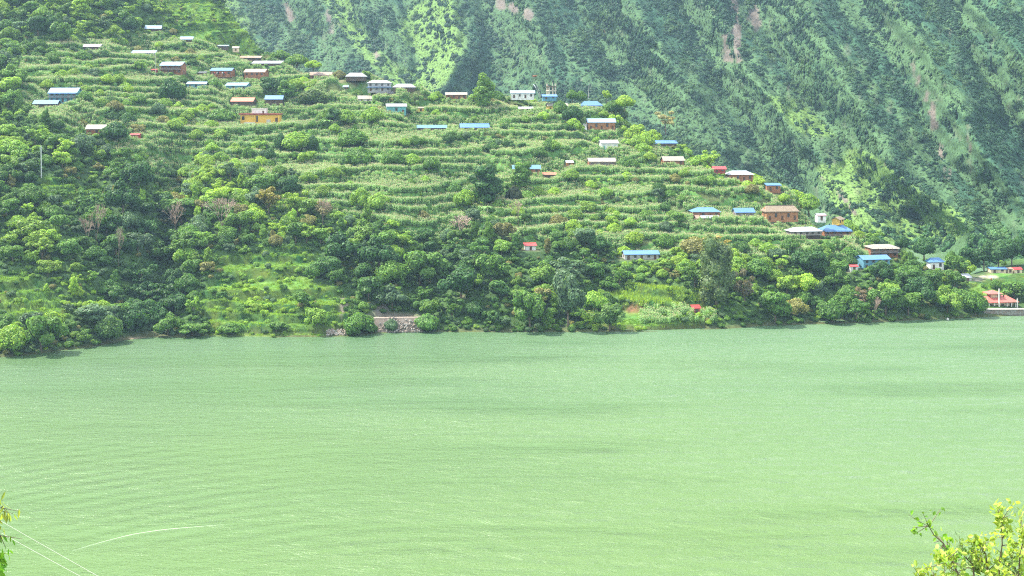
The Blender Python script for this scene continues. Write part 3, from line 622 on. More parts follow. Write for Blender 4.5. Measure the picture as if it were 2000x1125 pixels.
# the woods
g = jitgrid(6.0); wood = (g['F'] < .3)
dens = np.where(g['G'] > .5, .09, .93); dens = np.where((g['G'] > .5) & (g['row'] < 105), .03, dens); dens = np.where((g['px'] > 1890) & (g['row'] < 552), .04, dens)
dens = np.where((g['px'] < 340) & (g['row'] < 100), .75, dens); dens = np.where(g['Z'] < 1.2, dens*.5, dens)
g = sel(g, wood & (rng_.rand(len(dens)) < dens)); n = len(g['X']); rad = 2.2+3.8*rng_.rand(n)**1.8
rad = np.where(g['G'] > .5, rad*.6, rad); rad = np.where(inpoly(g['px'], g['row'], SUNNY), rad*.55, rad); rad = np.where(g['row'] < 100, rad*.95, rad)
hgt = rad*(1.7+.5*rng_.rand(n)); k = housefree(g, rad, hgt); g = sel(g, k); rad = rad[k]; n = len(rad)
typ = rng_.choice(['spread', 'round', 'tall', 'feather'], n, p=[.46, .20, .12, .22]); typ = np.where((rad > 3.4) & (typ == 'tall'), 'spread', typ)
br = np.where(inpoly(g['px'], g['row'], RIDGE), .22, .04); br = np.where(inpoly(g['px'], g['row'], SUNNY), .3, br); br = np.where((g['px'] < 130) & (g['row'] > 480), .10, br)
br = np.where((g['px'] > 250) & (g['px'] < 345) & (g['row'] > 400), -.2, br); br = np.where((g['px'] > 640) & (g['px'] < 1000) & (g['row'] > 470), -.04, br); br = np.where(g['px'] > 1860, .1, br)  # ravine trees tinted darker: the gully's shade is put into leaf colour
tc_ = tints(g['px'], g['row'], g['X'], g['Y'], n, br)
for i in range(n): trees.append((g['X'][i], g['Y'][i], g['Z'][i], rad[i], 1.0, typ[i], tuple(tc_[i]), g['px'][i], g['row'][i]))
# trees and bushes along the terraces of the fields
g = jitgrid(4.7); cl = fbm(g['X']/26, g['Y']/16, 111); rn_ = rng_.rand(len(cl))*.60
near = (g['fr'] > .60) | (g['fr'] < .06)
rdg = inpoly(g['px'], g['row'], RIDGE)
keep = (g['F'] > .3) & (((cl > .46) & near & (rn_ < .42)) | ((cl > .57) & (rn_ < .22)) | (rn_ < .03) | (rdg & (rn_ < .42)))
g = sel(g, keep); n = len(g['X']); rad = 1.3+2.9*rng_.rand(n)**1.5; rad = np.where(inpoly(g['px'], g['row'], RIDGE), rad*1.1+1.1, rad); hgt = rad*1.7; k = housefree(g, rad, hgt); g = sel(g, k); rad = rad[k]; n = len(rad)
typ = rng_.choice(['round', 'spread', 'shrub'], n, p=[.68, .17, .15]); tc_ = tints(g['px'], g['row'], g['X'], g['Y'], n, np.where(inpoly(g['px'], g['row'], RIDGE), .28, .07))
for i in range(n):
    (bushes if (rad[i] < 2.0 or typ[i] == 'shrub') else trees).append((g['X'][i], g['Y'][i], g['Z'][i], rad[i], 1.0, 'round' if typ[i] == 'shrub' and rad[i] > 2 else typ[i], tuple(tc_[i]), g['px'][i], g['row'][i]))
# named trees of the photograph: px, foot row, width px, height px, kind, tint
NAMED = [(1893, 530, 44, 52, 'spread', DK), (1922, 526, 44, 56, 'spread', DK), (1950, 523, 42, 58, 'spread', (.07, .16, .05)), (1976, 520, 46, 60, 'spread', DK), (2006, 518, 48, 62, 'spread', DK), (1868, 545, 44, 48, 'spread', MD_),
 (328, 655, 46, 44, 'spread', MD_), (350, 615, 44, 44, 'spread', DK), (338, 570, 40, 46, 'spread', DK), (375, 545, 46, 40, 'spread', MD_), (380, 590, 30, 24, 'round', MD_), (375, 655, 60, 26, 'spread', MD_), (450, 652, 50, 22, 'round', MD_), (540, 650, 44, 22, 'spread', (.13, .25, .05)), (820, 560, 90, 80, 'spread', MD_), (900, 590, 80, 70, 'spread', DK), (960, 560, 70, 66, 'spread', MD_),
 (765, 648, 30, 26, 'round', GG), (727, 650, 22, 20, 'round', MD_), (835, 648, 50, 34, 'round', (.13, .26, .06)), (690, 658, 30, 26, 'round', MD_),
 (335, 205, 54, 56, 'round', DK), (432, 243, 62, 30, 'round', MD_), (560, 205, 32, 46, 'tall', MD_), (610, 213, 54, 38, 'round', (.07, .12, .03)), (528, 184, 44, 38, 'spread', DK), (945, 214, 32, 70, 'tall', (.15, .27, .05)),
 (972, 204, 30, 28, 'round', MD_), (578, 298, 58, 40, 'round', LT), (548, 294, 26, 36, 'round', DK), (610, 296, 26, 34, 'round', DK), (690, 288, 60, 36, 'round', MD_), (652, 246, 34, 34, 'tall', DK), (674, 244, 42, 30, 'round', LT),
 (728, 242, 44, 32, 'round', LT), (705, 330, 62, 42, 'round', MD_), (768, 330, 46, 36, 'round', MD_), (805, 330, 40, 32, 'round', LT), (842, 334, 36, 30, 'round', MD_), (485, 314, 24, 30, 'round', MD_), (527, 316, 24, 28, 'round', DK),
 (515, 385, 70, 50, 'spread', MD_), (565, 388, 50, 50, 'spread', DK), (525, 420, 50, 58, 'feather', (.24, .22, .05)), (705, 406, 40, 42, 'round', LT), (740, 412, 44, 34, 'round', LT), (950, 398, 50, 76, 'tall', DK), (1003, 400, 34, 40, 'round', (.05, .07, .03)),
 (1018, 368, 34, 50, 'tall', MD_), (1013, 332, 20, 16, 'round', (.22, .36, .03)), (910, 408, 44, 40, 'round', LT), (885, 385, 36, 30, 'round', MD_), (1400, 602, 58, 138, 'column', (.14, .20, .08)), (1403, 500, 56, 42, 'feather', (.34, .29, .08)),
 (1585, 545, 64, 62, 'spread', DK), (1480, 545, 60, 40, 'round', MD_), (1858, 520, 24, 32, 'round', MD_), (1805, 500, 44, 34, 'round', DK), (1760, 488, 24, 26, 'round', DK), (1722, 545, 46, 38, 'round', DK), (630, 435, 44, 46, 'feather', (.24, .22, .11)),
 (1580, 415, 46, 36, 'round', LT), (1655, 460, 40, 30, 'round', LT), (1110, 640, 70, 110, 'spread', GG), (1190, 650, 60, 60, 'spread', (.12, .22, .05)), (1035, 645, 66, 85, 'spread', MD_), (1515, 632, 70, 70, 'spread', MD_), (1455, 600, 44, 80, 'feather', (.16, .15, .09)),
 (1110, 560, 84, 60, 'feather', GG), (660, 520, 76, 70, 'spread', DK), (740, 530, 70, 70, 'spread', DK), (590, 600, 40, 32, 'spread', MD_), (210, 668, 60, 55, 'round', (.10, .19, .05)), (80, 690, 80, 84, 'spread', MD_), (25, 690, 60, 60, 'round', LT), (185, 640, 80, 50, 'spread', GG),
 (620, 645, 44, 48, 'spread', LT), (700, 652, 60, 40, 'round', MD_), (1300, 490, 40, 36, 'round', MD_), (1340, 540, 40, 36, 'round', LT), (270, 375, 62, 66, 'spread', DK), (160, 300, 52, 40, 'round', GG), (225, 275, 56, 36, 'round', DK), (120, 92, 46, 50, 'spread', MD_), (75, 72, 44, 46, 'spread', DK),
 (100, 70, 24, 40, 'tall', DK), (255, 60, 34, 30, 'round', DK), (160, 125, 34, 28, 'round', MD_), (200, 118, 24, 20, 'round', DK), (1220, 212, 40, 26, 'round', YL), (1135, 200, 24, 24, 'round', MD_), (1118, 196, 24, 22, 'round', MD_), (1300, 256, 40, 40, 'feather', (.34, .32, .16)), (1185, 198, 20, 22, 'spread', YL),
 (1095, 225, 30, 30, 'round', MD_), (1125, 280, 28, 24, 'round', DK), (1118, 240, 40, 36, 'round', DK), (355, 440, 90, 60, 'spread', MD_), (240, 420, 60, 70, 'spread', DK), (1800, 600, 60, 60, 'spread', DK), (1850, 612, 50, 56, 'spread', LT), (1905, 616, 46, 50, 'round', MD_), (1980, 585, 60, 40, 'spread', MD_), (1945, 565, 24, 20, 'round', MD_),
 (1645, 625, 50, 50, 'spread', MD_), (1730, 615, 60, 60, 'spread', MD_), (1690, 610, 40, 55, 'feather', (.24, .19, .12)), (580, 128, 44, 22, 'round', (.15, .26, .04)), (612, 134, 34, 16, 'round', YL), (548, 120, 36, 22, 'round', (.13, .24, .045))]
for px, row, wp, hp, ty, tn in NAMED:
    Y, z = hit(px, row); r_ = wp/F*Y/2; unitH = {'round': 1.62, 'spread': 1.75, 'tall': 2.95, 'column': 2.95, 'feather': 1.85}[ty]
    if ty == 'round' and hp/wp < .8: unitH = 1.5
    h_ = hp/F*Y; z = H-(row-HZ)/F*Y; rr_ = r_ if ty not in ('tall', 'column') else r_/.55
    trees.append(((px-1000)/F*Y, Y, z, rr_, h_/(rr_*unitH), ty, tn, px, row))
NN = len(NAMED)
# thin out random trees that stand on a named one
na = np.array([(t[0], t[1], t[3]) for t in trees[-NN:]]); body = trees[:-NN]
body = [t for t in body if np.all(np.hypot(na[:, 0]-t[0], na[:, 1]-t[1]) > .75*na[:, 2]+.5*t[3])]; trees = body+trees[-NN:]
named_set = set(id(t) for t in trees[-NN:])
def trot(n): return np.stack([rng_.randn(n)*.06, rng_.randn(n)*.06, rng_.rand(n)*6.28], 1)
# ------------------------------------------------------------------ labels that find a tree by what stands near it
LMARK = [((a[0]+a[1])/2, a[4], k_) for (a, k), k_ in zip(HOUSES, [None]*len(HOUSES))]
SHORTN = ['highest shed', 'shed at the grass ridge foot', 'white roofed dark hut', 'open shed on pale posts', 'two storey dark brick farmhouse', 'tiny dark red shed', 'farmhouse with laundry', 'dark lean-to', 'patchy rust and cream roofed farmhouse', 'blue cottage by the big dark tree',
 'blue cottage with two roof sections', 'turquoise two storey house', 'brown house below the turquoise one', 'beige roofed farmhouse above the wood', 'small red roof in bushes', 'orange roofed shed above the yellow house', 'open fronted dark house', 'low rust roofed brick house', 'pale blue roofed brick house', 'grey hipped skyline roof',
 'two tiered white roof', 'pale hipped roof by the two tiered one', 'long grey roofed shed', 'rusty roofed shed in maize', 'turquoise cottage with grey roof', 'tiny yellow hut', 'blue roof above the maize', 'blue roof half behind a bush', 'brick house by the tall pale tree', 'white house on the spur skyline', 'low blue hut under the tower',
 'white roofed shed in maize', 'yellow house under the tower', 'strong blue hipped roof', 'orange house with white stair', 'white cottage with teal doors', 'low blue roofed house on the ridge', 'pale beige roof on the ridge', 'two storey brick farmhouse amid the fields', 'tiny pink and white hut', 'brick house by the yellow topped tree', 'low orange roofed shed',
 'crimson roofed hut', 'white hipped roof on the ridge', 'square brick hut', 'blue hipped farmhouse with lean-tos', 'grey timber barn', 'thatched house', 'tiny white shed by the thatched house', 'mustard thatched hut', 'white roofed house on an undercroft', 'blue roofed house with long balcony', 'beige roofed two storey balcony house', 'bright blue two storey house',
 'blue hipped house above the shore', 'tiny red roofed white hut', 'white box house with red roof', 'long house with deep blue roof', 'school building', 'cream annex', 'salmon roofed house on the flat', 'thin pale skyline roof', 'tiny cream skyline hut', 'pinkish shed roof', 'white and pale blue long shed', 'salmon roof by the shore field', 'white tarpaulin shed']
LM = [((a[0]+a[1])/2, a[4], SHORTN[i]) for i, (a, k) in enumerate(HOUSES)]
LM += [(505, 249, 'yellow house'), (86, 345, 'utility pole'), (775, 640, 'rubble wall'), (305, 655, 'dark ravine mouth'), (340, 470, 'tall bare tree'), (435, 455, 'wide bare tree'), (190, 475, 'pale bare tree'), (1955, 606, 'red roofed pavilion'), (1235, 606, 'bare earth bank'), (1850, 628, 'white buoy'),
       (1300, 575, 'yellow green shore meadow'), (520, 560, 'grassy terraces'), (60, 590, 'sunlit grass bank'), (1400, 600, 'tall brown topped tree'), (950, 398, 'tall dark leafy tree'), (1110, 640, 'big grey green shore tree'), (880, 560, 'steep dark wood'), (660, 470, 'head of the steep dark wood'), (1640, 625, 'right shore bank'), (120, 40, 'upper wood')]
def cname(t):
    r, g, b = t
    if r > g*.95: return 'brownish' if g < .2 else 'straw coloured'
    if r > .62*g and g > .2: return 'yellow green'
    if b > .45*g and g > .1: return 'grey green'
    return 'dark green' if g < .11 else 'mid green' if g < .17 else 'light green'
used_labels = {}
def speclabel(px, row, nm):
    d = [(math.hypot(px-a, (row-b)*1.4), k) for k, (a, b, c) in enumerate(LM)]; d.sort()
    a, b, c = LM[d[0][1]]; dx, dy = px-a, row-b
    w = ''
    rel_ = (w+'uphill of') if dy < -abs(dx)*.6 else (w+'downhill of') if dy > abs(dx)*.6 else (w+'to the right of') if dx > 0 else (w+'to the left of')
    t = f'{nm} {rel_} the {c}'
    if len(t.split()) > 13:
        t = ' '.join(w_ for w_ in t.split() if w_ not in ('big', 'small')); t = t.replace('to the left of', 'left of').replace('to the right of', 'right of')
    return t, d[0][0]
ORD = ['', 'second ', 'third ', 'fourth ', 'fifth ', 'sixth ', 'seventh ', 'eighth ', 'ninth ', 'tenth ', 'eleventh ', 'twelfth ', 'thirteenth ', 'fourteenth ', 'fifteenth ', 'sixteenth ', 'seventeenth ', 'eighteenth ']
def finish_labels(recs):
    """recs: (object, px, row, noun, size word). Same wording is told apart by distance from the landmark."""
    by = {}
    for o, px, row, nm in recs:
        t, dist = speclabel(px, row, nm); by.setdefault(t, []).append((dist, o, nm))
    for t, L in by.items():
        L.sort(key=lambda q: q[0])
        for k, (dist, o, nm) in enumerate(L):
            o['label'] = t if len(L) == 1 else (ORD[min(k, 17)] if k else 'nearest ')+t
# ------------------------------------------------------------------ trees as things, the rest as woodland
def vis_size(t): return t[3]/t[1]*(1.0 if id(t) not in named_set else 99)
trees.sort(key=vis_size, reverse=True)
front = trees[:300]; rest = trees[300:]
recs = []; TS = {'round': 'rounded', 'spread': 'spreading', 'tall': 'tall narrow', 'column': 'columnar', 'feather': 'feathery'}
tr_i = 0
for X, Y, z, r_, hs_, ty, tn, px, row in front:
    tr_i += 1; base = empty('broadleaf_tree', (X, Y, z), rng_.rand()*6.28); T = TPL[ty]; me = T[tr_i % len(T)].data
    c = link('crown', me, base); c.scale = (r_, r_, r_*hs_); c['tint'] = [float(v) for v in tn]
    t = link('trunk', trunks[tr_i % 3], base); t.scale = (r_, r_, r_*hs_*(1.6 if ty == 'tall' else 1))
    if ty in ('round',): c.location = (0, 0, -.12*r_*hs_)
    w = (2*r_/Y*F); size = 'big ' if w > 50 else 'small ' if w < 26 else ''
    tag(base, None, 'tree', 'broadleaf trees on the hillside'); recs.append((base, px, row, f'{size}{cname(tn)} {TS[ty]} tree'))
finish_labels(recs)
for ty in ('round', 'spread', 'tall', 'feather', 'column'):
    L = [t for t in rest if t[5] == ty]
    if not L: continue
    a = np.array([(t[0], t[1], t[2]-.1*t[3]) for t in L]); s = np.array([(t[3], t[3], t[3]*t[4]) for t in L]); tn = np.array([t[6] for t in L])
    scatter('woodland', f'{TS[ty]} smaller trees filling the woods and field edges between the larger ones', ty, a, s, trot(len(L)), tn, 'trees')
# bushes
bushes.sort(key=vis_size, reverse=True); recs = []
for i, (X, Y, z, r_, hs_, ty, tn, px, row) in enumerate(bushes[:300]):
    me = TPL['shrub'][i % 4].data if ty != 'round' else TPL['round'][i % 4].data
    o = link('round_bush', me); o.location = (X, Y, z-.3*r_); k = r_*(1.1 if ty != 'round' else 1); o.scale = (k, k, k*(.95+.2*rng_.rand())); o.rotation_euler = (0, 0, rng_.rand()*6.28); o['tint'] = [float(v) for v in tn]
    tag(o, None, 'bush', 'bushes along the field terraces'); recs.append((o, px, row, f'{cname(tn)} bush'))
finish_labels(recs)
# undergrowth
g = jitgrid(2.3); n_ = len(g['X']); d = np.where(g['F'] > .3, 0.0, .85); d = np.where(g['G'] > .5, .10+.42*(fbm(g['X']/9, g['Y']/5, 121) > .54), d); d = np.where((g['G'] > .5) & (g['px'] > 325) & (g['px'] < 720) & (g['fr2'] > .6), .42, d); d = np.where((g['G'] > .5) & (g['row'] < 105), .75*(fbm((g['X']+g['Z']*.6)/7, g['Z']/14, 125) > .5)+.03, d)
d = np.where((g['px'] > 1890) & (g['row'] < 556), .02, d); d = np.where((g['F'] > .3) & ((g['fr'] > .62)), .40+.5*(fbm(g['X']/22, g['Y']/14, 122) > .5), d); d = np.where(inpoly(g['px'], g['row'], RIDGE), .7, d)
d = np.where(inpoly(g['px'], g['row'], [(1180, 555), (1230, 550), (1375, 565), (1370, 592), (1260, 595)]), .02, d)
g = sel(g, rng_.rand(n_) < d); n_ = len(g['X']); rad = .7+.9*rng_.rand(n_); k = housefree(g, rad, rad*1.1); g = sel(g, k); rad = rad[k]; n_ = len(rad)
br = np.where(g['G'] > .5, .12, -.04); br = np.where(inpoly(g['px'], g['row'], RIDGE), .2, br); br = np.where(inpoly(g['px'], g['row'], SUNNY), .34, br)  # shrubs on open grass tinted lighter, a sunlit look put into their colour
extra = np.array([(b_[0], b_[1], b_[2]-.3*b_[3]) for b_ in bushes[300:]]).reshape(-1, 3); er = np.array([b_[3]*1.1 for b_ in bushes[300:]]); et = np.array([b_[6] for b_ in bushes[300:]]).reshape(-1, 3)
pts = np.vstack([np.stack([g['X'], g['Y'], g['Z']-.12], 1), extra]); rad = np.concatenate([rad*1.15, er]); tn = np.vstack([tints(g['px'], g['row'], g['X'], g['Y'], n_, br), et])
scatter('undergrowth', 'low shrubs and undergrowth covering banks, terrace edges and wood floor', 'shrub', pts, np.stack([rad, rad, rad*1.05], 1), trot(len(pts)), tn, 'shrubs')
# maize on the terrace treads
g = jitgrid(1.35); n_ = len(g['X']); d = np.where((g['F'] > .5) & (g['fr'] < .86), .97, 0)*np.where(fbm(g['X']/18, g['Y']/10, 131) > .36, 1, .15); d = np.where(inpoly(g['px'], g['row'], SUNNY) & (g['row'] < 634), .5, d)
g = sel(g, rng_.rand(n_) < d); n_ = len(g['X']); hh = 2.3*np.ones(n_); k = housefree(g, np.full(n_, .3), np.full(n_, 2.3)); g = sel(g, k); n_ = len(g['X'])
s = (.85+.3*rng_.rand(n_))*(.85+.35*fbm(g['X']/12, g['Y']/12, 132)); v = fbm(g['X']/25, g['Y']/12, 133)[:, None]
tn = np.array([.14, .30, .085])*(1-v)+np.array([.27, .43, .15])*v; tn = tn*(.8+.4*rng_.rand(n_)[:, None])
scatter('maize_field', 'tall tasselled maize growing in rows on the hillside terraces', 'maize', np.stack([g['X'], g['Y'], g['Z']], 1), np.stack([s, s, s], 1), trot(n_), tn, 'crop')
nmaize = n_
# grass tufts on the open banks
g = jitgrid(1.25); n_ = len(g['X']); d = np.where(g['G'] > .4, .75, 0.0); d = np.where(g['F'] > .3, np.where(g['fr'] > .7, .45, 0), d); d = np.where((g['G'] > .4) & (g['fr2'] > .62) & (g['row'] > 110), .2, d)
g = sel(g, rng_.rand(n_) < d); k = housefree(g, np.full(len(g['X']), .2), np.full(len(g['X']), .4)); g = sel(g, k); n_ = len(g['X'])
v = fbm(g['X']/9, g['Y']/6, 141)[:, None]; tn = np.array([.13, .27, .035])*(1-v)+np.array([.30, .44, .06])*v; tn = tn*(.8+.4*rng_.rand(n_)[:, None])
yb = inpoly(g['px'], g['row'], [(1175, 545), (1390, 560), (1380, 600), (1180, 600)]); tn[yb] = tn[yb]*.6+np.array([.26, .34, .04])*.5
s = np.where(yb, 2.0, 1.2)*(.8+.5*rng_.rand(n_))
scatter('grass_tufts', 'long grass growing on the open banks and terrace edges', 'grass', np.stack([g['X'], g['Y'], g['Z']], 1), np.stack([s, s, s], 1), trot(n_), tn, 'grass')
print('COUNTS trees', len(trees), 'bushes', len(bushes), 'maize', nmaize, 'tufts', n_)
# ---- scrub and forest on the mountain
_dx = [blur(np.gradient(q, axis=0), 1, 1) for q in (MX, MD, MZ)]; _dr = [blur(np.gradient(q, axis=1), 1, 1) for q in (MX, MD, MZ)]
NRM = unit(np.cross(np.stack(_dx, -1), np.stack(_dr, -1))); NRM = np.where(NRM[..., 1:2] > 0, -NRM, NRM)
def mrot(i0, j0, n):
    q = unit(NRM[i0, j0]+np.array([0, 0, .15])+rng_.randn(n, 3)*.10); return np.stack([np.zeros(n), np.arccos(np.clip(q[:, 2], -1, 1)), np.arctan2(q[:, 1], q[:, 0])], 1)
def s2(A, i0, j0, fi, fj): return (A[i0, j0]*(1-fi)+A[i0+1, j0]*fi)*(1-fj)+(A[i0, j0+1]*(1-fi)+A[i0+1, j0+1]*fi)*fj
def mountainscrub():
    r = np.random.RandomState(9); n = 280000; i = r.rand(n)*(len(pp)-1); j = r.rand(n)*(len(rr)-1)
    px = np.interp(i, np.arange(len(pp)), pp); row = 560-r.rand(n)*700; j = np.interp(-row, -rr, np.arange(len(rr)))
    px = -60+2120*r.rand(n); i = (px-pp[0])/5.0
    i0 = np.clip(i.astype(int), 0, len(pp)-2); j0 = np.clip(j.astype(int), 0, len(rr)-2); fi = i-i0; fj = j-j0
    def s_(A): return (A[i0, j0]*(1-fi)+A[i0+1, j0]*fi)*(1-fj)+(A[i0, j0+1]*(1-fi)+A[i0+1, j0+1]*fi)*fj
    gm = s_(gmask); D = s_(MD); z = s_(MZ); X = s_(MX); rk_ = s_(rockw); gr = s_(GR)
    cr_ = np.interp(px, cpx, [HZ+200]*len(cpx))
    ii_ = np.clip(((px-PX[0])/3.6).astype(int), 0, len(PX)-1); sky_row = CMIN[ii_, -1]
    clus = fbm((px-row*np.interp(px, [400, 900, 1300, 2000], [.35, .2, .75, .85]))/20, row/38, 201, 4)+(r.rand(n)-.5)*.1
    pr = np.where(clus > .52, .95, .2)*(1-.80*gm*(clus < .60))*(1-.9*rk_); pr = np.where(gr > .15, np.where(fbm(px/12, row/9, 207) > .59, .5, .03), pr)
    k = (r.rand(n) < pr) & (row < sky_row+8) & (row > -40) & (z > 1)
    px, row, D, z, X, clus, i0, j0 = px[k], row[k], D[k], z[k], X[k], clus[k], i0[k], j0[k]; n = len(px)
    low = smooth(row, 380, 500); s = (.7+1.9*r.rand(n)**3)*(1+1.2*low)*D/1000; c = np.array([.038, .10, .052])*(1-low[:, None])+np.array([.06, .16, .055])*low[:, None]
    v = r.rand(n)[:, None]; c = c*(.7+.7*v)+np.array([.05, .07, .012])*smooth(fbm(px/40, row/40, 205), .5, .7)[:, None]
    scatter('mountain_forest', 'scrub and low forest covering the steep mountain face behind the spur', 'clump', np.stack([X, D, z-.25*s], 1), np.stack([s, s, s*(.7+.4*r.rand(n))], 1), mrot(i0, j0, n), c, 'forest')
    print('COUNTS scrub', n)
    n = 150000; px = -60+2120*r.rand(n); row = 540-r.rand(n)*590; i = (px-pp[0])/5.0; j = np.interp(-row, -rr, np.arange(len(rr)))
    i0 = np.clip(i.astype(int), 0, len(pp)-2); j0 = np.clip(j.astype(int), 0, len(rr)-2); fi = i-i0; fj = j-j0
    gm = s2(gmask, i0, j0, fi, fj); D = s2(MD, i0, j0, fi, fj); z = s2(MZ, i0, j0, fi, fj); X = s2(MX, i0, j0, fi, fj); gr = s2(GR, i0, j0, fi, fj); rk_ = s2(rockw, i0, j0, fi, fj)
    ii_ = np.clip(((px-PX[0])/3.6).astype(int), 0, len(PX)-1); k = (r.rand(n) < gm*.55*(1-rk_)) & (row < CMIN[ii_, -1]+8) & (z > 1)
    px, row, D, z, X, gr, i0, j0 = px[k], row[k], D[k], z[k], X[k], gr[k], i0[k], j0[k]; n = len(px); s = (.35+.45*r.rand(n))*D/1000; w = smooth(gr, .05, .3)[:, None]
    c = (np.array([.068, .13, .052])*(1-w)+np.array([.13, .225, .05])*w)*(.7+.5*r.rand(n)[:, None])
    scatter('mountain_grass', 'coarse green grass tussocks on the open mountain faces', 'clump', np.stack([X, D, z-.3*s], 1), np.stack([s*1.3, s*1.3, s*.6], 1), mrot(i0, j0, n), c, 'grass')
    print('COUNTS tussock', n)
mountainscrub()
# ------------------------------------------------------------------ houses
RC = dict(blue=(.085, .20, .40), paleblue=(.24, .35, .46), white=(.38, .40, .43), grey=(.26, .27, .27), rust=(.34, .22, .16), thatch=(.23, .18, .13), red=(.45, .05, .05), beige=(.28, .26, .21), orange=(.42, .15, .08), darkroof=(.10, .11, .12))
WC = dict(dark=(.10, .075, .055), greywall=(.36, .36, .34), brick=(.29, .125, .065), redwall=(.34, .07, .06), bluewall=(.10, .25, .33), tealwall=(.12, .33, .33), white=(.66, .66, .62), yellowwall=(.66, .42, .08), orangewall=(.33, .155, .07), timber=(.22, .20, .19), cream=(.62, .50, .34))
for k, c in RC.items(): M['r_'+k] = plain('roof_'+k, c, .95, .35, 2.5, .1) if k == 'thatch' else roofmat('roof_'+k, c, .42, {'rust': .32, 'white': .08, 'beige': .2}.get(k, .06))
for k, c in WC.items(): M['w_'+k] = plain('wall_'+k, c, .9, .28, .8)
M['glass'] = plain('dark_pane', (.02, .025, .03), .2, .1, 1, .5); M['wood'] = plain('dark_wood', (.10, .055, .035), .7, .3, 3); M['tealwood'] = plain('teal_wood', (.08, .30, .30), .6, .2, 3)
M['plaster'] = plain('pale_plaster', (.70, .68, .62), .85, .15, 1.2); M['concrete'] = plain('concrete', (.5, .45, .36), .9, .2, 1.2); M['stone'] = plain('rubble_stone', (.28, .26, .23), .9, .35, .9); M['stone2'] = plain('brown_stone', (.25, .20, .16), .9, .35, .9)
M['yellow'] = plain('yellow_wall', (.72, .43, .07), .85, .15, .8); M['maroon'] = plain('maroon_band', (.30, .06, .05), .7, .15, 1); M['cloth'] = plain('laundry_cloth', (.75, .72, .72), .9, .1, 3); M['redcloth'] = plain('red_cloth', (.55, .08, .08), .9, .1, 3)
M['post'] = plain('weathered_post', (.50, .46, .40), .8, .2, 2); M['metalpole'] = plain('grey_pole', (.55, .57, .55), .5, .1, 2)
def roofshape(b, w, d, z0, rise, kind, ov=.55, th=.14):
    """solid roof with eave line z0: gable, hip, shed"""
    hw, hd = w/2+ov, d/2+ov
    if kind == 'shed':
        V = [(-hw, -hd, z0), (hw, -hd, z0), (hw, hd, z0+rise), (-hw, hd, z0+rise)]; V += [(x, y, z+th) for x, y, z in V]
        b.add(V, [(0, 3, 2, 1), (4, 5, 6, 7), (0, 1, 5, 4), (1, 2, 6, 5), (2, 3, 7, 6), (3, 0, 4, 7)]); return
    ins = {'gable': .0, 'hip': min(hd*.9, hw*.45), 'thatch': hd*.35}[kind]
    rx = hw-ins
    def shell(dz): return [(-hw, -hd, z0+dz), (hw, -hd, z0+dz), (hw, hd, z0+dz), (-hw, hd, z0+dz), (-rx, 0, z0+rise+dz), (rx, 0, z0+rise+dz)]
    V = shell(th)+shell(0)
    b.add(V, [(0, 1, 5, 4), (2, 3, 4, 5), (1, 2, 5), (3, 0, 4)] if ins > 0 else [(0, 1, 5, 4), (2, 3, 4, 5)])
    b.add(V, [(6, 10, 11, 7), (8, 11, 10, 9)]+([(7, 11, 8), (9, 10, 6)] if ins > 0 else [(0, 4, 10, 6), (4, 3, 9, 10), (1, 7, 11, 5), (5, 11, 8, 2)])+[(0, 6, 7, 1), (2, 8, 9, 3)]+([(1, 7, 8, 2), (3, 9, 6, 0)] if ins > 0 else []))
hr = np.random.RandomState(3)
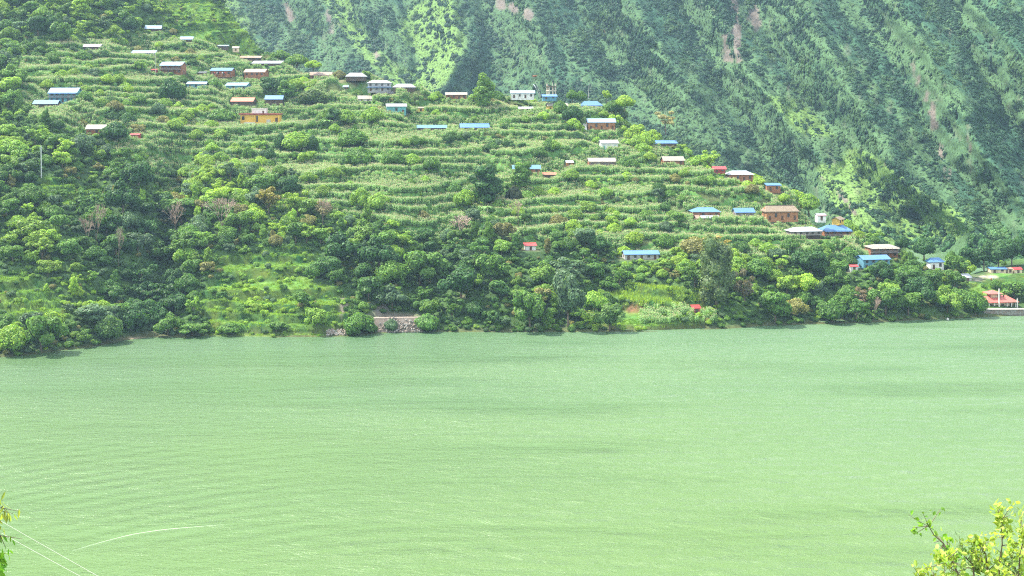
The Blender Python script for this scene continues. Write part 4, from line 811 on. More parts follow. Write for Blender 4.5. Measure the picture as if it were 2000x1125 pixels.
for hi, (((a, k), hp)) in enumerate(zip(HOUSES, HP)):
    x0, x1, t, e, b_, rk_, rc, wc, st, lab = a; X, Y, Yc, zz, w, dep = hp; mpp = Y/F
    yaw = k.get('yaw', .10+hr.randn()*.05) if x1 > 600 else k.get('yaw', hr.randn()*.08)
    if w < 4.5: dep = max(dep*.8, 2.6)
    W = w-1.0 if w > 5 else w*.85
    wh = max((b_-e)*mpp, 1.6)                     # wall height up to the eave
    depr = (e-HZ)/F
    rise = max((e-t)*mpp-dep*.5*max(depr, 0)-.15, .45 if rk_ != 'shed' else .25)
    root = empty({'thatch': 'thatched_house'}.get(rk_, 'farmhouse' if w > 8.5 else 'hillside_hut'), (X, Yc, zz), yaw); tag(root, lab, 'house' if w > 6 else 'hut', 'houses on the hillside')
    wm = M['w_'+wc]; rm = M['r_'+rc]; fl = -.9; st_h = 0
    if k.get('stilts'):
        st_h = wh*.36
        s = MB()
        for ix in range(5): s_x = -W/2+.2+(W-.4)*ix/4; MB().box(s_x-.12, s_x+.12, -dep/2+.1, -dep/2+.34, fl, st_h).build('post', M['wood'], root)
        MB().box(-W/2, W/2, -dep/2+1.6, dep/2, fl, st_h).build('undercroft', M['w_dark'], root)
    wb = MB().box(-W/2, W/2, -dep/2, dep/2, fl if not st_h else st_h, wh)
    if rk_ in ('gable', 'thatch'):
        gx = W/2; g_r = rise*(dep/(dep+1.1))
        wb.add([(-gx, -dep/2, wh), (-gx, dep/2, wh), (-gx, 0, wh+g_r), (-gx+.25, -dep/2, wh), (-gx+.25, dep/2, wh), (-gx+.25, 0, wh+g_r)], [(0, 2, 1), (3, 4, 5), (0, 3, 5, 2), (1, 2, 5, 4)])
        wb.add([(gx, -dep/2, wh), (gx, dep/2, wh), (gx, 0, wh+g_r), (gx-.25, -dep/2, wh), (gx-.25, dep/2, wh), (gx-.25, 0, wh+g_r)], [(0, 1, 2), (3, 5, 4), (0, 2, 5, 3), (1, 4, 5, 2)])
    wb.build('wall', wm, root)
    rb = MB(); roofshape(rb, W, dep, wh-.12, rise+.1, rk_, .55 if w > 5 else .3, .35 if rk_ == 'thatch' else .13); ro = rb.build('roof', rm, root)
    if rc == 'thatch' and rk_ == 'thatch':
        MB().box(-W/2+.6, W/2-.6, -.22, .22, wh+rise+.16, wh+rise+.42).build('ridge_cap', M['w_dark'], ro)
    # openings: dark leaf set 3 cm proud in a wooden frame
    ns = st if wh > 3.4 else 1; base0 = st_h; sh = (wh-base0)/ns; nb = max(2, int(W/2.6)) if w > 6 else 1
    dm = M['tealwood'] if k.get('tealdoors') else M['wood']
    if sh > 1.5:
        for s_ in range(ns):
            for q in range(nb):
                xx = -W/2+W*(q+.5)/nb+(hr.rand()-.5)*.2; door = (s_ == 0 and (q % 2 == (0 if nb > 2 else 0)) and base0 == 0) or (k.get('tealdoors'))
                z0_ = base0+s_*sh
                if door:
                    d_ = MB().box(xx-.5, xx+.5, -dep/2-.07, -dep/2-.003, z0_+.05, z0_+min(2.0, sh-.3)); d_.build('door', dm, root)
                else:
                    f_ = MB().box(xx-.55, xx+.55, -dep/2-.08, -dep/2-.003, z0_+sh*.34, z0_+sh*.84).build('window', dm, root)
                    MB().box(xx-.42, xx+.42, -dep/2-.11, -dep/2-.081, z0_+sh*.34+.12, z0_+sh*.84-.12).build('pane', M['glass'], f_)
        if w > 8 and dep > 4:
            for sx in (-1, 1):
                f_ = MB().box(sx*(W/2+.003) if sx > 0 else -W/2-.08, (W/2+.08) if sx > 0 else -W/2-.003, -.5, .5, base0+sh*.35, base0+sh*.82).build('window', dm, root)
    if k.get('balcony'):
        bz = base0+sh*(1 if ns > 1 else .0)+(.05 if ns > 1 else 0); bw = W/2+.1
        bl = MB().box(-bw, bw, -dep/2-1.25, -dep/2-.01, bz-.14, bz).build('balcony', M['w_timber'], root)
        rl = MB().box(-bw, bw, -dep/2-1.25, -dep/2-1.18, bz+.85, bz+.95)
        for q in range(int(W/.55)): xx = -bw+.1+q*.55; rl.box(xx, xx+.28, -dep/2-1.24, -dep/2-1.2, bz+.05, bz+.85)
        rl.build('railing', M['w_timber'], bl)
        for q in range(5):
            xx = -bw+.1+(2*bw-.2)*q/4; MB().box(xx-.07, xx+.07, -dep/2-1.17, -dep/2-1.03, fl, wh-.1).build('post', M['wood'], root)
        MB().add([(-bw-.2, -dep/2-1.6, wh-.42), (bw+.2, -dep/2-1.6, wh-.42), (bw+.2, -dep/2-.3, wh-.14), (-bw-.2, -dep/2-.3, wh-.14), (-bw-.2, -dep/2-1.6, wh-.34), (bw+.2, -dep/2-1.6, wh-.34), (bw+.2, -dep/2-.3, wh-.06), (-bw-.2, -dep/2-.3, wh-.06)],
                 [(0, 3, 2, 1), (4, 5, 6, 7), (0, 1, 5, 4), (1, 2, 6, 5), (2, 3, 7, 6), (3, 0, 4, 7)]).build('porch_roof', rm, root)
    if k.get('posts'):
        np_ = k['posts']
        for q in range(np_):
            xx = -W/2+.15+(W-.3)*q/(np_-1); MB().box(xx-.11, xx+.11, -dep/2-.75, -dep/2-.53, fl, wh-.13).build('post', M['post'] if wc in ('greywall', 'white') else M['wood'], root)
    if k.get('skirt'):
        rb = MB(); roofshape(rb, W+.8, dep+2.6, wh*.45, .7, 'hip', .4, .12); rb.build('porch_roof', M['r_blue'], root)
    if k.get('laundry'):
        for q in range(5): MB().box(-W/2+2+q*1.5, -W/2+2.7+q*1.5, -dep/2-.62, -dep/2-.6, wh-1.5, wh-.75).build('laundry', M['cloth'] if q % 2 else M['redcloth'], root)
    if k.get('stair'):
        s = MB()
        for q in range(8): s.box(-W/2-2.4, -W/2-1.0, -dep/2-2.4+q*.35, -dep/2-2.05+q*.35, fl, q*.28+.1)
        s.build('stair', M['plaster'], root); MB().box(-W/2-2.4, -W/2-.3, -1.2, 1.2, fl, wh*.8).build('stair_head', M['plaster'], root)
    if k.get('leanto'):
        for (lx0, lx1, mm, zt, zl) in ((-W/2-4.2, -W/2-.2, M['r_beige'], 2.2, .3), (-W/2+.4, -W/2+2.6, M['r_rust'], 1.9, .5), (-W/2+2.9, W/2-.6, M['r_white'], 1.7, .6), (W/2+.4, W/2+2.6, M['r_rust'], 1.7, .9), (W/2+2.9, W/2+4.6, M['r_rust'], 1.6, .9)):
            V = [(lx0, -dep/2-3.2, zl), (lx1, -dep/2-3.2, zl), (lx1, -dep/2-.6, zt), (lx0, -dep/2-.6, zt)] if lx0 > -W/2-4 else [(lx0, -dep/2-2.4, zl), (lx1, -dep/2-2.4, zt), (lx1, -dep/2+.4, zt), (lx0, -dep/2+.4, zl)]
            V += [(x, y, z+.09) for x, y, z in V]; q = MB().add(V, [(0, 3, 2, 1), (4, 5, 6, 7), (0, 1, 5, 4), (1, 2, 6, 5), (2, 3, 7, 6), (3, 0, 4, 7)]); q.build('lean_to_roof', mm, root)
        MB().box(-W/2-.1, W/2-.8, -dep/2-2.6, -dep/2-.1, fl, .5).build('lean_to_wall', M['w_orangewall'], root)
    if (x0, t) == (1595, 417):
        MB().box(-W/2-.4, W/2+.4, -dep/2-.45, -dep/2-.36, wh-.2, wh+.05).build('roof_rim', M['r_red'], root)
# the yellow concrete house with white stair room on its roof
Y = Yy; z = H-(247-HZ)/F*Y; m_ = Y/F; root = tag(empty('yellow_house', ((506-1000)*m_, Y+3.6, z), 0), 'flat roofed yellow house with maroon roof edge and white room on top', 'house')
def bx(nm, p0, p1, r0, r1, y0, y1, m, par=root): return MB().box((p0-506)*m_, (p1-506)*m_, y0, y1, (247-r1)*m_, (247-r0)*m_).build(nm, m, par)
bx('wall', 469, 545, 224, 262, -2.9, 3.2, M['yellow']); bx('roof', 466, 547, 221.5, 224, -3.7, 3.6, M['maroon']); bx('stair_room', 490, 518, 212.5, 221.4, -1.5, 2.4, M['plaster']); bx('stair_room_roof', 489, 519, 211.5, 212.4, -1.8, 2.7, M['plaster'])
bx('lower_wall', 478, 498, 239, 262, -4.4, -2.95, M['plaster']); dr_ = bx('door', 511, 514, 216.5, 221.3, -1.58, -1.51, M['wood'])
for p0, p1, r0, r1 in ((472, 477, 227, 234), (500, 503, 226, 238), (520, 528, 233.5, 240)): bx('window', p0, p1, r0, r1, -3.0, -2.905, M['glass'] if p0 != 520 else M['post'])
bx('recess_shade_panel', 537, 542, 230, 241, -3.0, -2.905, M['wood']); bx('column', 495.5, 498, 225, 243, -3.5, -3.2, M['yellow']); bx('column', 543, 545.5, 225, 243, -3.5, -3.2, M['yellow']); bx('sill_band', 518, 546, 241, 242.5, -3.3, -2.91, M['post'])  # dark panel on the wall face stands in for a recess in shade
# unfinished concrete frame tower
Y, z = hit(1077, 192); m_ = Y/F; z = H-(192-HZ)/F*Y; root = tag(empty('concrete_tower', ((1077-1000)*m_, Y+2, z), .35), 'unfinished two storey concrete frame tower on the spur skyline', 'tower')
for sx in (-1, 1):
    for sy in (-1, 1): MB().box(sx*1.9-.28, sx*1.9+.28, sy*1.6-.28, sy*1.6+.28, -1, 7.0 if sx*sy > 0 else 8.4).build('column', M['concrete'], root)
for q in range(3): MB().box(-2.4, 2.4, -2.1, 2.1, 1.7+q*2.3, 2.3+q*2.3).build('slab', M['concrete'] if q < 2 else M['w_dark'], root)
MB().box(.2, 1.55, -1.45, 1.3, .0, 1.99).build('wall', M['w_dark'], root)
MB().box(-.2, .1, -1.95, -1.7, 2.31, 8.9).build('column', M['concrete'], root)
# pavilion with two-tier red roof on its quay
Y = 495.0; m_ = Y/F; z = H-(606.5-HZ)/F*Y; root = tag(empty('lakeside_pavilion', ((1957-1000)*m_, Y+5, z), .12), 'cream lakeside pavilion with two tiered salmon red roof on a stone quay', 'pavilion')
root.scale = (1.18, 1.1, 1.22); M['salmon'] = roofmat('salmon_roof', (.50, .13, .10), .5, .05)
MB().box(-4.6, 4.2, -3.4, 3.4, -.6, 2.6).build('wall', M['w_cream'], root)
rb = MB(); roofshape(rb, 9.6, 7.4, 2.6, 1.7, 'hip', .9, .15); rb.build('roof', M['salmon'], root)
MB().box(-2.9, -.4, -1.5, 1.5, 3.4, 5.3).build('upper_room', M['w_cream'], root)
rb = MB(); V0 = []
rb.add([(-4.2, -2.6, 5.25), (.9, -2.6, 5.25), (.9, 2.6, 5.25), (-4.2, 2.6, 5.25), (-1.65, 0, 6.2), (-4.2, -2.6, 5.1), (.9, -2.6, 5.1), (.9, 2.6, 5.1), (-4.2, 2.6, 5.1)], [(0, 1, 4), (1, 2, 4), (2, 3, 4), (3, 0, 4), (0, 5, 6, 1), (1, 6, 7, 2), (2, 7, 8, 3), (3, 8, 5, 0), (5, 8, 7, 6)]).build('upper_roof', M['salmon'], root)
for x_, h_ in ((-1.6, 7.2), (5.0, 3.8)): MB().tube([(x_, -4.6, -.3), (x_, -4.6, h_)], [.26, .2], 8).build('flag_pillar', M['plaster'], root)
for x_ in (-4.9, -2.9, 1.6, 3.2, 4.7): MB().box(x_-.13, x_+.13, -4.1, -3.85, -.3, 2.55).build('post', M['plaster'], root)
for x_ in (-3.9, .3, 3.3): f_ = MB().box(x_-.5, x_+.5, -3.48, -3.403, .3, 2.1).build('window', M['wood'], root); MB().box(x_-.36, x_+.36, -3.51, -3.485, .45, 1.95).build('pane', M['glass'], f_)
MB().box(-.6, .35, -1.58, -1.503, 3.9, 4.9).build('window', M['glass'], root); MB().box(1.6, 1.95, -1.4, -1.0, 3.2, 4.7).build('chimney', M['wood'], root)
MB().box(5.6, 7.2, -4.4, -3.9, -.3, .7).build('rail_panel', M['redcloth'], root)
# stone quay wall below it: three courses of blocks
root = tag(empty('quay_wall', (P(1962, 617, 489.6)[0], 489.6, 0), .03), 'grey stone quay wall along the water under the pavilion', 'wall'); qr = np.random.RandomState(8)
MB().box(-8.5, 22, .35, 3.0, -1.2, 2.25).build('core', M['concrete'], root); MB().box(-8.6, 22.1, -.2, 3.2, 2.26, 2.5).build('coping', M['stone'], root)
blk = []
for s in range(6):
    w = .5+.22*s; v = qr.rand(8, 3)*.08; b_ = MB().box(-w/2, w/2, -.22, .22, 0, .52); b_.v = [tuple(np.array(p)+v[i]-.04) for i, p in enumerate(b_.v)]; blk.append((w, mesh('stone', b_.v, b_.f, [M['stone'] if s % 2 else M['stone2']])))
for c_ in range(4):
    x_ = -8.4+qr.rand()*.3
    while x_ < 21.6:
        w, me_ = blk[qr.randint(6)]; o = link('stone', me_, root); o.location = (x_+w/2, .12+qr.rand()*.08, -.05+c_*.56); x_ += w+.06
# rubble wall and stones at the ravine mouth
def rock(seed):
    r = np.random.RandomState(seed); th = [(0, 0, 1)]+[(math.cos(a)*.87, math.sin(a)*.87, .5) for a in np.arange(5)*1.257]+[(math.cos(a+.6)*.87, math.sin(a+.6)*.87, -.4) for a in np.arange(5)*1.257]+[(0, 0, -.9)]
    V = [tuple(np.array(p)*(.75+.5*r.rand())*np.array([1, .8, .7])) for p in th]; Fc = []
    for i in range(5):
        j = (i+1) % 5; Fc += [(0, 1+i, 1+j), (1+i, 6+i, 1+j), (1+j, 6+i, 6+j), (6+i, 11, 6+j)]
    return mesh('stone', V, Fc, [(M['stone'], M['stone2'], M['plaster'])[0 if seed % 3 else 1]])
rocks = [rock(s) for s in range(7)]
def rubble(nm, lab, spots, cat):
    cx = np.mean([s[0] for s in spots]); cyy = np.mean([s[1] for s in spots]); root = tag(empty(nm, (cx, cyy, 0)), lab, cat)
    for x_, y_, z_, s_ in spots:
        o = link('stone', rocks[qr.randint(7)], root); o.location = (x_-cx, y_-cyy, z_); o.scale = (s_, s_, s_); o.rotation_euler = qr.rand(3)*6
sp = []
for q in range(270):
    px = 722+104*qr.rand(); v = qr.rand(); row = 648-30*v*(1-.25*abs(px-770)/50); Yh = F*H/(650-HZ)+v*6.0*.5; p = P(px, row+1.5, Yh+qr.rand()*.6); sp.append((p.x, p.y, p.z, .35+.35*qr.rand()))
rubble('rubble_wall', 'pale dry stone rubble wall closing the ravine mouth at the waterline', sp, 'stone wall')
body = MB(); pa, pb = P(722, 650, 452.3), P(826, 650, 453.5)
body.add([(pa.x, pa.y+.9, -.5), (pb.x, pb.y+.9, -.5), (pb.x, pb.y+5, -.5), (pa.x, pa.y+5, -.5), (pa.x, pa.y+3.6, 5.0), (pb.x, pb.y+3.6, 5.0), (pb.x, pb.y+5, 5.1), (pa.x, pa.y+5, 5.1)], [(0, 3, 2, 1), (4, 5, 6, 7), (0, 1, 5, 4), (1, 2, 6, 5), (2, 3, 7, 6), (3, 0, 4, 7)])
bo = body.build('earth_fill', M['stone2']); rw_ = [o for o in C.objects if o.name == 'rubble_wall'][0]; bo.parent = rw_; bo.location = (-rw_.location.x, -rw_.location.y, 0)
sp = []
for q in range(90):
    px = 638+40*qr.rand(); v = qr.rand(); Yh = F*H/(656-HZ)-.3+v*2.2; p = P(px, 655-12*v, Yh); sp.append((p.x, p.y, p.z, .3+.35*qr.rand()))
rubble('boulder_bank', 'dark heap of boulders at the waterline beside the rubble wall', sp, 'boulders')
# utility pole and flag poles
def standing(px, row): Y, z = hit(px, row); return (px-1000)/F*Y, Y, H-(row-HZ)/F*Y, Y/F
X, Y, z, m_ = standing(86, 346); root = tag(empty('utility_pole', (X, Y-3, z)), 'slim pale utility pole rising from the wood on the left', 'pole'); MB().tube([(0, 0, -1), (-.1, 0, 60*m_+.5)], [.26, .18], 8).build('pole', M['metalpole'], root); MB().box(-1.0, .9, -.08, .08, 57*m_, 57*m_+.15).build('crossarm', M['metalpole'], root)
X, Y, z, m_ = standing(305, 152); root = tag(empty('utility_pole', (X, Y-1, z)), 'thin dark pole left of the two storey dark brick farmhouse', 'pole'); MB().tube([(0, 0, -1), (0, 0, 46*m_)], [.14, .1], 6).build('pole', M['post'], root)
for px, row, lx, h_, lab in ((1056, 188, -16, 40, 'tall leaning bamboo pole with rust coloured tuft by the tower'), (1054, 188, -13, 24, 'shorter leaning pole with white cloth tied on beside the tower'), (1149, 192, 2, 30, 'thin looped bamboo pole on the skyline right of the tower')):
    X, Y, z, m_ = standing(px, row); root = tag(empty('bamboo_pole', (X, Y, z)), lab, 'pole', 'bamboo poles on the skyline'); top = (lx*m_, 0, h_*m_)
    MB().tube([(0, 0, -.5), (lx*m_*.45, 0, h_*m_*.55), top], [.13, .09, .05], 5).build('pole', M['post'], root)
    if h_ == 40: c = link('tuft', TPL['clump'][0].data, root); c.location = (top[0]+1.2, 0, top[2]-.8); c.scale = (1.9, 1, 1.0); c['tint'] = [.35, .17, .09]
    elif h_ == 24: MB().tube([(top[0], 0, top[2]), (top[0]+.9, 0, top[2]-1.0), (top[0]+1.7, 0, top[2]-2.2)], [.2, .38, .12], 6).build('cloth', M['cloth'], root)
    else: MB().tube([top, (top[0]+.9, 0, top[2]-.6), (top[0]+1.2, 0, top[2]-2.2), (top[0]+.6, 0, top[2]-3.0)], [.05, .05, .05, .04], 5).build('loop', M['post'], root)
# bare trees
for i, (px, row, wp, hp, lab) in enumerate(((345, 480, 50, 92, 'tall leafless grey tree standing in the dark wood'), (437, 462, 84, 78, 'wide leafless pinkish grey tree in the dark wood'), (192, 490, 46, 96, 'pale leafless tree with bleached trunk at the left of the wood'), (175, 480, 36, 60, 'small brownish leafless tree beside the pale leafless one'),
     (632, 440, 40, 56, 'thin leafless tree at the lower edge of the maize'), (1703, 622, 36, 46, 'brownish dry tree on the right shore'), (235, 520, 26, 80, 'slender dead stem in the middle of the left wood'), (900, 470, 50, 50, 'crooked grey branched tree on top of the steep dark wood'), (1012, 440, 40, 50, 'small bare fig tree above the white box house'))):
    X, Y, z, m_ = standing(px, row); a, t = baretree(i+5, .75 if wp > 60 else .55); root = tag(empty('bare_tree', (X, Y-2.5, z)), lab, 'tree', 'bare trees in the woods')
    for nm, me_ in (('trunk', a), ('branches', t)):
        o = link(nm, me_, root); zs = max(v.co.z for v in t.vertices); ws = max(abs(v.co.x) for v in t.vertices); o.scale = (wp*m_/2/ws, wp*m_/2/ws, hp*m_/zs)
# banana plants
def banana(seed):
    r = np.random.RandomState(seed); b = MB()
    for q in range(9):
        a = q*.7+r.rand()*.4; d = np.array([math.cos(a), math.sin(a), 0]); s_ = np.array([-d[1], d[0], 0]); pts = [np.array([0, 0, 1.6])+d*(t_*1.6)+np.array([0, 0, 1.1*t_-1.25*t_*t_]) for t_ in (0, .3, .6, .85, 1.0)]; ws = [.06, .26, .3, .2, .03]
        V = [];
        for p, w in zip(pts, ws): V += [tuple(p-s_*w), tuple(p+s_*w)]
        b.add(V, [(2*i, 2*i+1, 2*i+3, 2*i+2) for i in range(4)])
    return mesh('leaves', b.v, b.f, [M['leaf']])
for i, (px, row, hp, lab) in enumerate(((952, 420, 20, 'spiky pale banana plant below the tall dark leafy tree'), (1143, 408, 18, 'banana plant among the terraces in the middle of the fields'), (640, 250, 18, 'banana plant left of the light green field tree'), (1195, 600, 22, 'banana plant at the edge of the yellow green shore meadow'), (700, 235, 16, 'banana plant in the maize below the two tiered white roof'))):
    X, Y, z, m_ = standing(px, row); root = tag(empty('banana_plant', (X, Y, z)), lab, 'plant', 'banana plants in the fields'); s_ = hp*m_/2.1
    o = link('leaves', banana(i), root); o.scale = (s_,)*3; o['tint'] = [.16, .28, .09]; MB().tube([(0, 0, -.3), (0, 0, 1.65*s_)], [.15*s_, .1*s_], 7).build('stem', M['post'], root)
# buoy
p = P(1851, 625, F*H/(625-HZ)); root = tag(empty('buoy', (p.x, p.y, 0)), 'small white buoy floating close to the right shore', 'buoy')
b = MB(); b.tube([(0, 0, -.2), (0, 0, 0), (0, 0, .5), (0, 0, .8)], [.3, .48, .42, .1], 10); b.build('float', M['plaster'], root, True); MB().tube([(0, 0, .8), (0, 0, 1.1)], .05, 6).build('ring', M['metalpole'], root)
# people on the meadow track
M['skin'] = plain('skin', (.3, .17, .1)); M['hair'] = plain('hair', (.02, .015, .012))
def person(px, row, shirt, trousers, lab):
    X, Y, z, m_ = standing(px, row); root = tag(empty('person', (X, Y, z), .3), lab, 'person', 'people walking on the meadow')
    b = MB(); b.tube([(0, 0, .78), (0, 0, 1.0), (0, 0, 1.3), (0, 0, 1.42), (0, 0, 1.46), (0, 0, 1.52), (0, 0, 1.6), (0, 0, 1.7), (0, 0, 1.76)], [.15, .13, .19, .15, .06, .07, .1, .09, .02], 8)
    for s_ in (-1, 1):
        b.tube([(s_*.09, 0, .85), (s_*.1, .05*s_, .45), (s_*.1, .14*s_, .04), (s_*.1, .14*s_-.14, 0.02)], [.09, .065, .045, .03], 6); b.tube([(s_*.19, 0, 1.38), (s_*.24, -.04*s_, 1.1), (s_*.24, -.12*s_, .84)], [.05, .04, .03], 6)
    b.build('body', M['skin'], root, True)
    c = MB(); c.tube([(0, 0, .82), (0, 0, 1.0), (0, 0, 1.3), (0, 0, 1.43)], [.175, .155, .21, .1], 8)
    for s_ in (-1, 1): c.tube([(s_*.19, 0, 1.39), (s_*.235, -.03*s_, 1.12)], [.065, .055], 6)
    c.build('shirt', shirt, root, True)
    d = MB()
    for s_ in (-1, 1): d.tube([(s_*.09, 0, .9), (s_*.1, .05*s_, .46), (s_*.1, .13*s_, .1)], [.11, .085, .06], 6)
    d.build('trousers', trousers, root, True); e = MB(); e.tube([(0, .015, 1.6), (0, .02, 1.7), (0, .02, 1.79)], [.11, .11, .03], 8); e.build('hair', M['hair'], root, True)
person(1936, 550, M['redcloth'], M['wood'], 'person in a dark red top standing on the valley meadow'); person(1941, 550, M['w_bluewall'], M['wood'], 'person in a blue top beside the one in dark red')
# wake: a low curved ripple crest
M['foam'] = plain('wake_crest', (.34, .44, .28), .4, .08, .5)
def ripple(pts, wd, ht, lab):
    b = MB(); n = 60; P3 = []
    ts = np.linspace(0, len(pts)-1, n)
    for t_ in ts:
        px = np.interp(t_, range(len(pts)), [p[0] for p in pts]); row = np.interp(t_, range(len(pts)), [p[1] for p in pts]); Yw = F*H/(row-HZ); P3.append(np.array([(px-1000)/F*Yw, Yw]))
    P3 = np.array(P3)
    for _ in range(12): P3[1:-1] = (P3[:-2]+P3[1:-1]*2+P3[2:])/4
    V = []; Fc = []
    for i, p in enumerate(P3):
        t_ = P3[min(i+1, n-1)]-P3[max(i-1, 0)]; t_ /= np.linalg.norm(t_); nn = np.array([-t_[1], t_[0]]); e = math.sin(math.pi*min(1, i/(n-1)*.98+.01))**.7
        for q, hh in ((-1, -.01), (-.4, .7), (0, 1), (.4, .7), (1, -.01)): pp_ = p+nn*q*wd*e; V.append((pp_[0], pp_[1], hh*ht*e))
    for i in range(n-1):
        for q in range(4): Fc.append((i*5+q, i*5+q+1, (i+1)*5+q+1, (i+1)*5+q))
    b.add(V, Fc); tag(b.build('lake_ripple', M['foam'], None, True), kind='structure')
ripple([(140, 1076), (200, 1058), (260, 1043), (320, 1034), (380, 1029), (440, 1024)], .12, .05, '')
# two wires crossing the lower left corner
M['wire'] = plain('pale_wire', (.28, .30, .25), .5, .05, 3)
for k, (a_, b_) in enumerate((((-500, 758), (400, 1250)), ((-500, 700), (400, 1305)))):
    p0, p1 = (P(-420, 778, 26), P(420, 1262, 15)) if k == 0 else (P(-420, 772, 25), P(420, 1298, 14.5))
    q0, q1 = (P(0, 1017, 20), P(190, 1125, 17.7)) if k == 0 else (P(0, 1040, 19), P(155, 1125, 17.2)); d = q1-q0
    pts = [q0+d*s_+Vector((0, 0, .012*(s_-.5)**2)) for s_ in np.linspace(-5, 6, 40)]
    b = MB(); b.tube(pts, .004, 6); tag(b.build('overhead_wire', M['wire'], None, True), 'upper pale overhead wire crossing the bottom left corner' if k == 0 else 'lower pale overhead wire crossing the bottom left corner', 'wire', 'overhead wires')
# ---- near plants at the frame corners
def leafset(centers, dirs, n, size, seed, droop=0., spread=.05, aspect=.45):
    r = np.random.RandomState(seed); V = []; Fc = []
    for i in range(n):
        k = r.randint(len(centers)); c = np.array(centers[k])+r.randn(3)*spread; d = unit(np.array(dirs[k])*.6+r.randn(3)*.6+np.array([0, 0, -droop])); nrm = unit(np.cross(d, r.randn(3))); s_ = np.cross(d, nrm); L = size*(.6+.7*r.rand()); w = L*aspect*.5
        o = len(V); V += [c, c+d*L*.35+s_*w+nrm*w*.3, c+d*L*.35-nrm*.0, c+d*L*.35-s_*w+nrm*w*.3, c+d*L*.75+s_*w*.7+nrm*w*.2, c+d*L*.75, c+d*L*.75-s_*w*.7+nrm*w*.2, c+d*L]
        Fc += [(o, o+2, o+1), (o, o+3, o+2), (o+1, o+2, o+5, o+4), (o+2, o+3, o+6, o+5), (o+4, o+5, o+7), (o+5, o+6, o+7)]
    return mesh('leaves', V, Fc, [M['leaf']])
def spray(name, lab, Yd, branches, cat, size, droop, aspect, base, tints_, sh=(0, 0)):
    root = tag(empty(name, P(base[0], base[1], Yd)), lab, cat); o0 = root.location
    for i, (pl, nl, ty, yo) in enumerate(branches):
        pts = [P(a+sh[0], b+sh[1], Yd+yo*(1+.15*j))-o0 for j, (a, b) in enumerate(pl)]; n = len(pts); fine_ = []
        for j in range(n-1):
            for s_ in (0, .5): fine_.append(pts[j].lerp(pts[j+1], s_))
        fine_.append(pts[-1]); m = len(fine_); r = np.random.RandomState(i+int(Yd*7)); fine_ = [p+Vector(r.randn(3)*.012) for p in fine_]
        br = MB().tube(fine_, [.014*(1-.8*j/(m-1)) for j in range(m)], 5).build('branch', M['bark'], root, True)
        tw_ = MB(); cen = []; dr_ = []
        for j in range(m*3):
            t_ = .25+.75*r.rand(); q = t_*(m-1); a = int(min(q, m-2)); p = fine_[a].lerp(fine_[a+1], q-a); d = Vector(unit(r.randn(3)+np.array([0, 0, .5-droop]))); e = p+d*(.08+.16*r.rand())*(Yd/12); tw_.tube([p, e], [.004, .002], 4, cap=False)
            for s_ in (.5, .8, 1.0): cen.append(tuple(p.lerp(e, s_))); dr_.append(tuple(d))
        tipp = [tuple(fine_[-1]), tuple(fine_[-2].lerp(fine_[-1], .5))]*6; tw_.build('twigs', M['bark'], br)
        lo = link('leaves', leafset(cen+tipp, dr_+[(0, 0, 1)]*12, int(nl*2.0), size, i+3, droop, .022, aspect), br); lo['tint'] = list(tints_[ty])
YG, GN_, OLV = (.36, .47, .10), (.20, .38, .05), (.20, .30, .12)
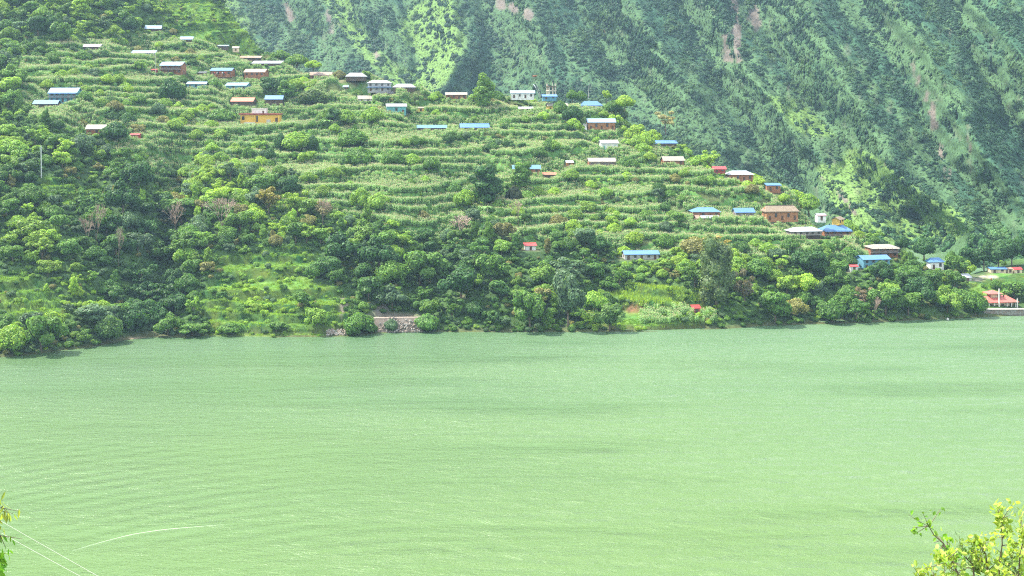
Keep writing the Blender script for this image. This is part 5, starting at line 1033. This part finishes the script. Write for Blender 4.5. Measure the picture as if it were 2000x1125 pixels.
spray('leafy_shrub', 'yellow green leafy shrub reaching in at the bottom right corner', 12.0, [([(1900, 1240), (1875, 1120), (1850, 1060), (1822, 1022), (1806, 1002)], 60, 'g', 0), ([(1900, 1240), (1860, 1150), (1825, 1118), (1790, 1106)], 60, 'y', -.2), ([(1910, 1240), (1880, 1140), (1855, 1092), (1832, 1072)], 90, 'y', -.3),
 ([(1930, 1240), (1900, 1150), (1890, 1080), (1870, 1050)], 80, 'o', .3), ([(1950, 1240), (1948, 1120), (1952, 1040), (1946, 992)], 110, 'y', 0), ([(1950, 1240), (1930, 1130), (1918, 1060), (1902, 1040)], 110, 'y', .2), ([(1970, 1240), (1975, 1130), (1984, 1060), (1996, 1022)], 140, 'y', -.2),
 ([(1960, 1240), (1940, 1150), (1925, 1110), (1900, 1085)], 130, 'o', .4), ([(1980, 1240), (1965, 1150), (1960, 1100), (1972, 1070)], 130, 'o', .5), ([(2000, 1240), (2010, 1130), (2012, 1070), (2020, 1010)], 130, 'y', .2), ([(1990, 1240), (1990, 1170), (1985, 1120), (1996, 1090)], 140, 'o', .1), ([(1930, 1240), (1905, 1180), (1890, 1140), (1868, 1122)], 130, 'g', -.4), ([(2020, 1240), (2040, 1130), (2050, 1060)], 90, 'g', .2), ([(1960, 1240), (1950, 1180), (1948, 1140), (1930, 1118)], 130, 'y', -.5)],
 'shrub', .054, .0, .62, (1950, 1240), dict(y=YG, g=GN_, o=OLV), (6, 20))
spray('drooping_tree', 'drooping narrow leaved branches at the bottom left edge', 11.0, [([(-60, 1240), (-40, 1120), (-15, 1060), (12, 1046), (20, 1044)], 40, 'g', 0), ([(-60, 1240), (-40, 1080), (-20, 1010), (4, 992), (22, 992)], 34, 'y', .1), ([(-70, 1240), (-60, 1060), (-30, 970), (-8, 950)], 46, 'y', 0), ([(-60, 1240), (-30, 1130), (-4, 1085), (14, 1085)], 70, 'g', .1),
 ([(-50, 1240), (-25, 1150), (0, 1110), (12, 1112)], 90, 'g', -.1), ([(-80, 1240), (-70, 1130), (-50, 1080), (-30, 1060)], 90, 'g', .2)], 'tree', .085, 1.3, .26, (-60, 1240), dict(y=(.34, .42, .11), g=(.16, .34, .04)), (-16, 0))
# ------------------------------------------------------------------ air
hz = MB(); hz.box(-1500, 1500, -60, 2400, -20, float(MZ.max())+10)
m = bpy.data.materials.new('haze'); m.use_nodes = True; n = m.node_tree.nodes; n.remove(n['Principled BSDF']); pv = n.new('ShaderNodeVolumePrincipled')
pv.inputs['Density'].default_value = HAZE; pv.inputs['Color'].default_value = (.50, .76, 1.0, 1); pv.inputs['Anisotropy'].default_value = .1
m.node_tree.links.new(pv.outputs['Volume'], n['Material Output'].inputs['Volume'])
tag(hz.build('haze', m), 'thin blue daylight haze filling the valley', 'haze', kind='stuff')
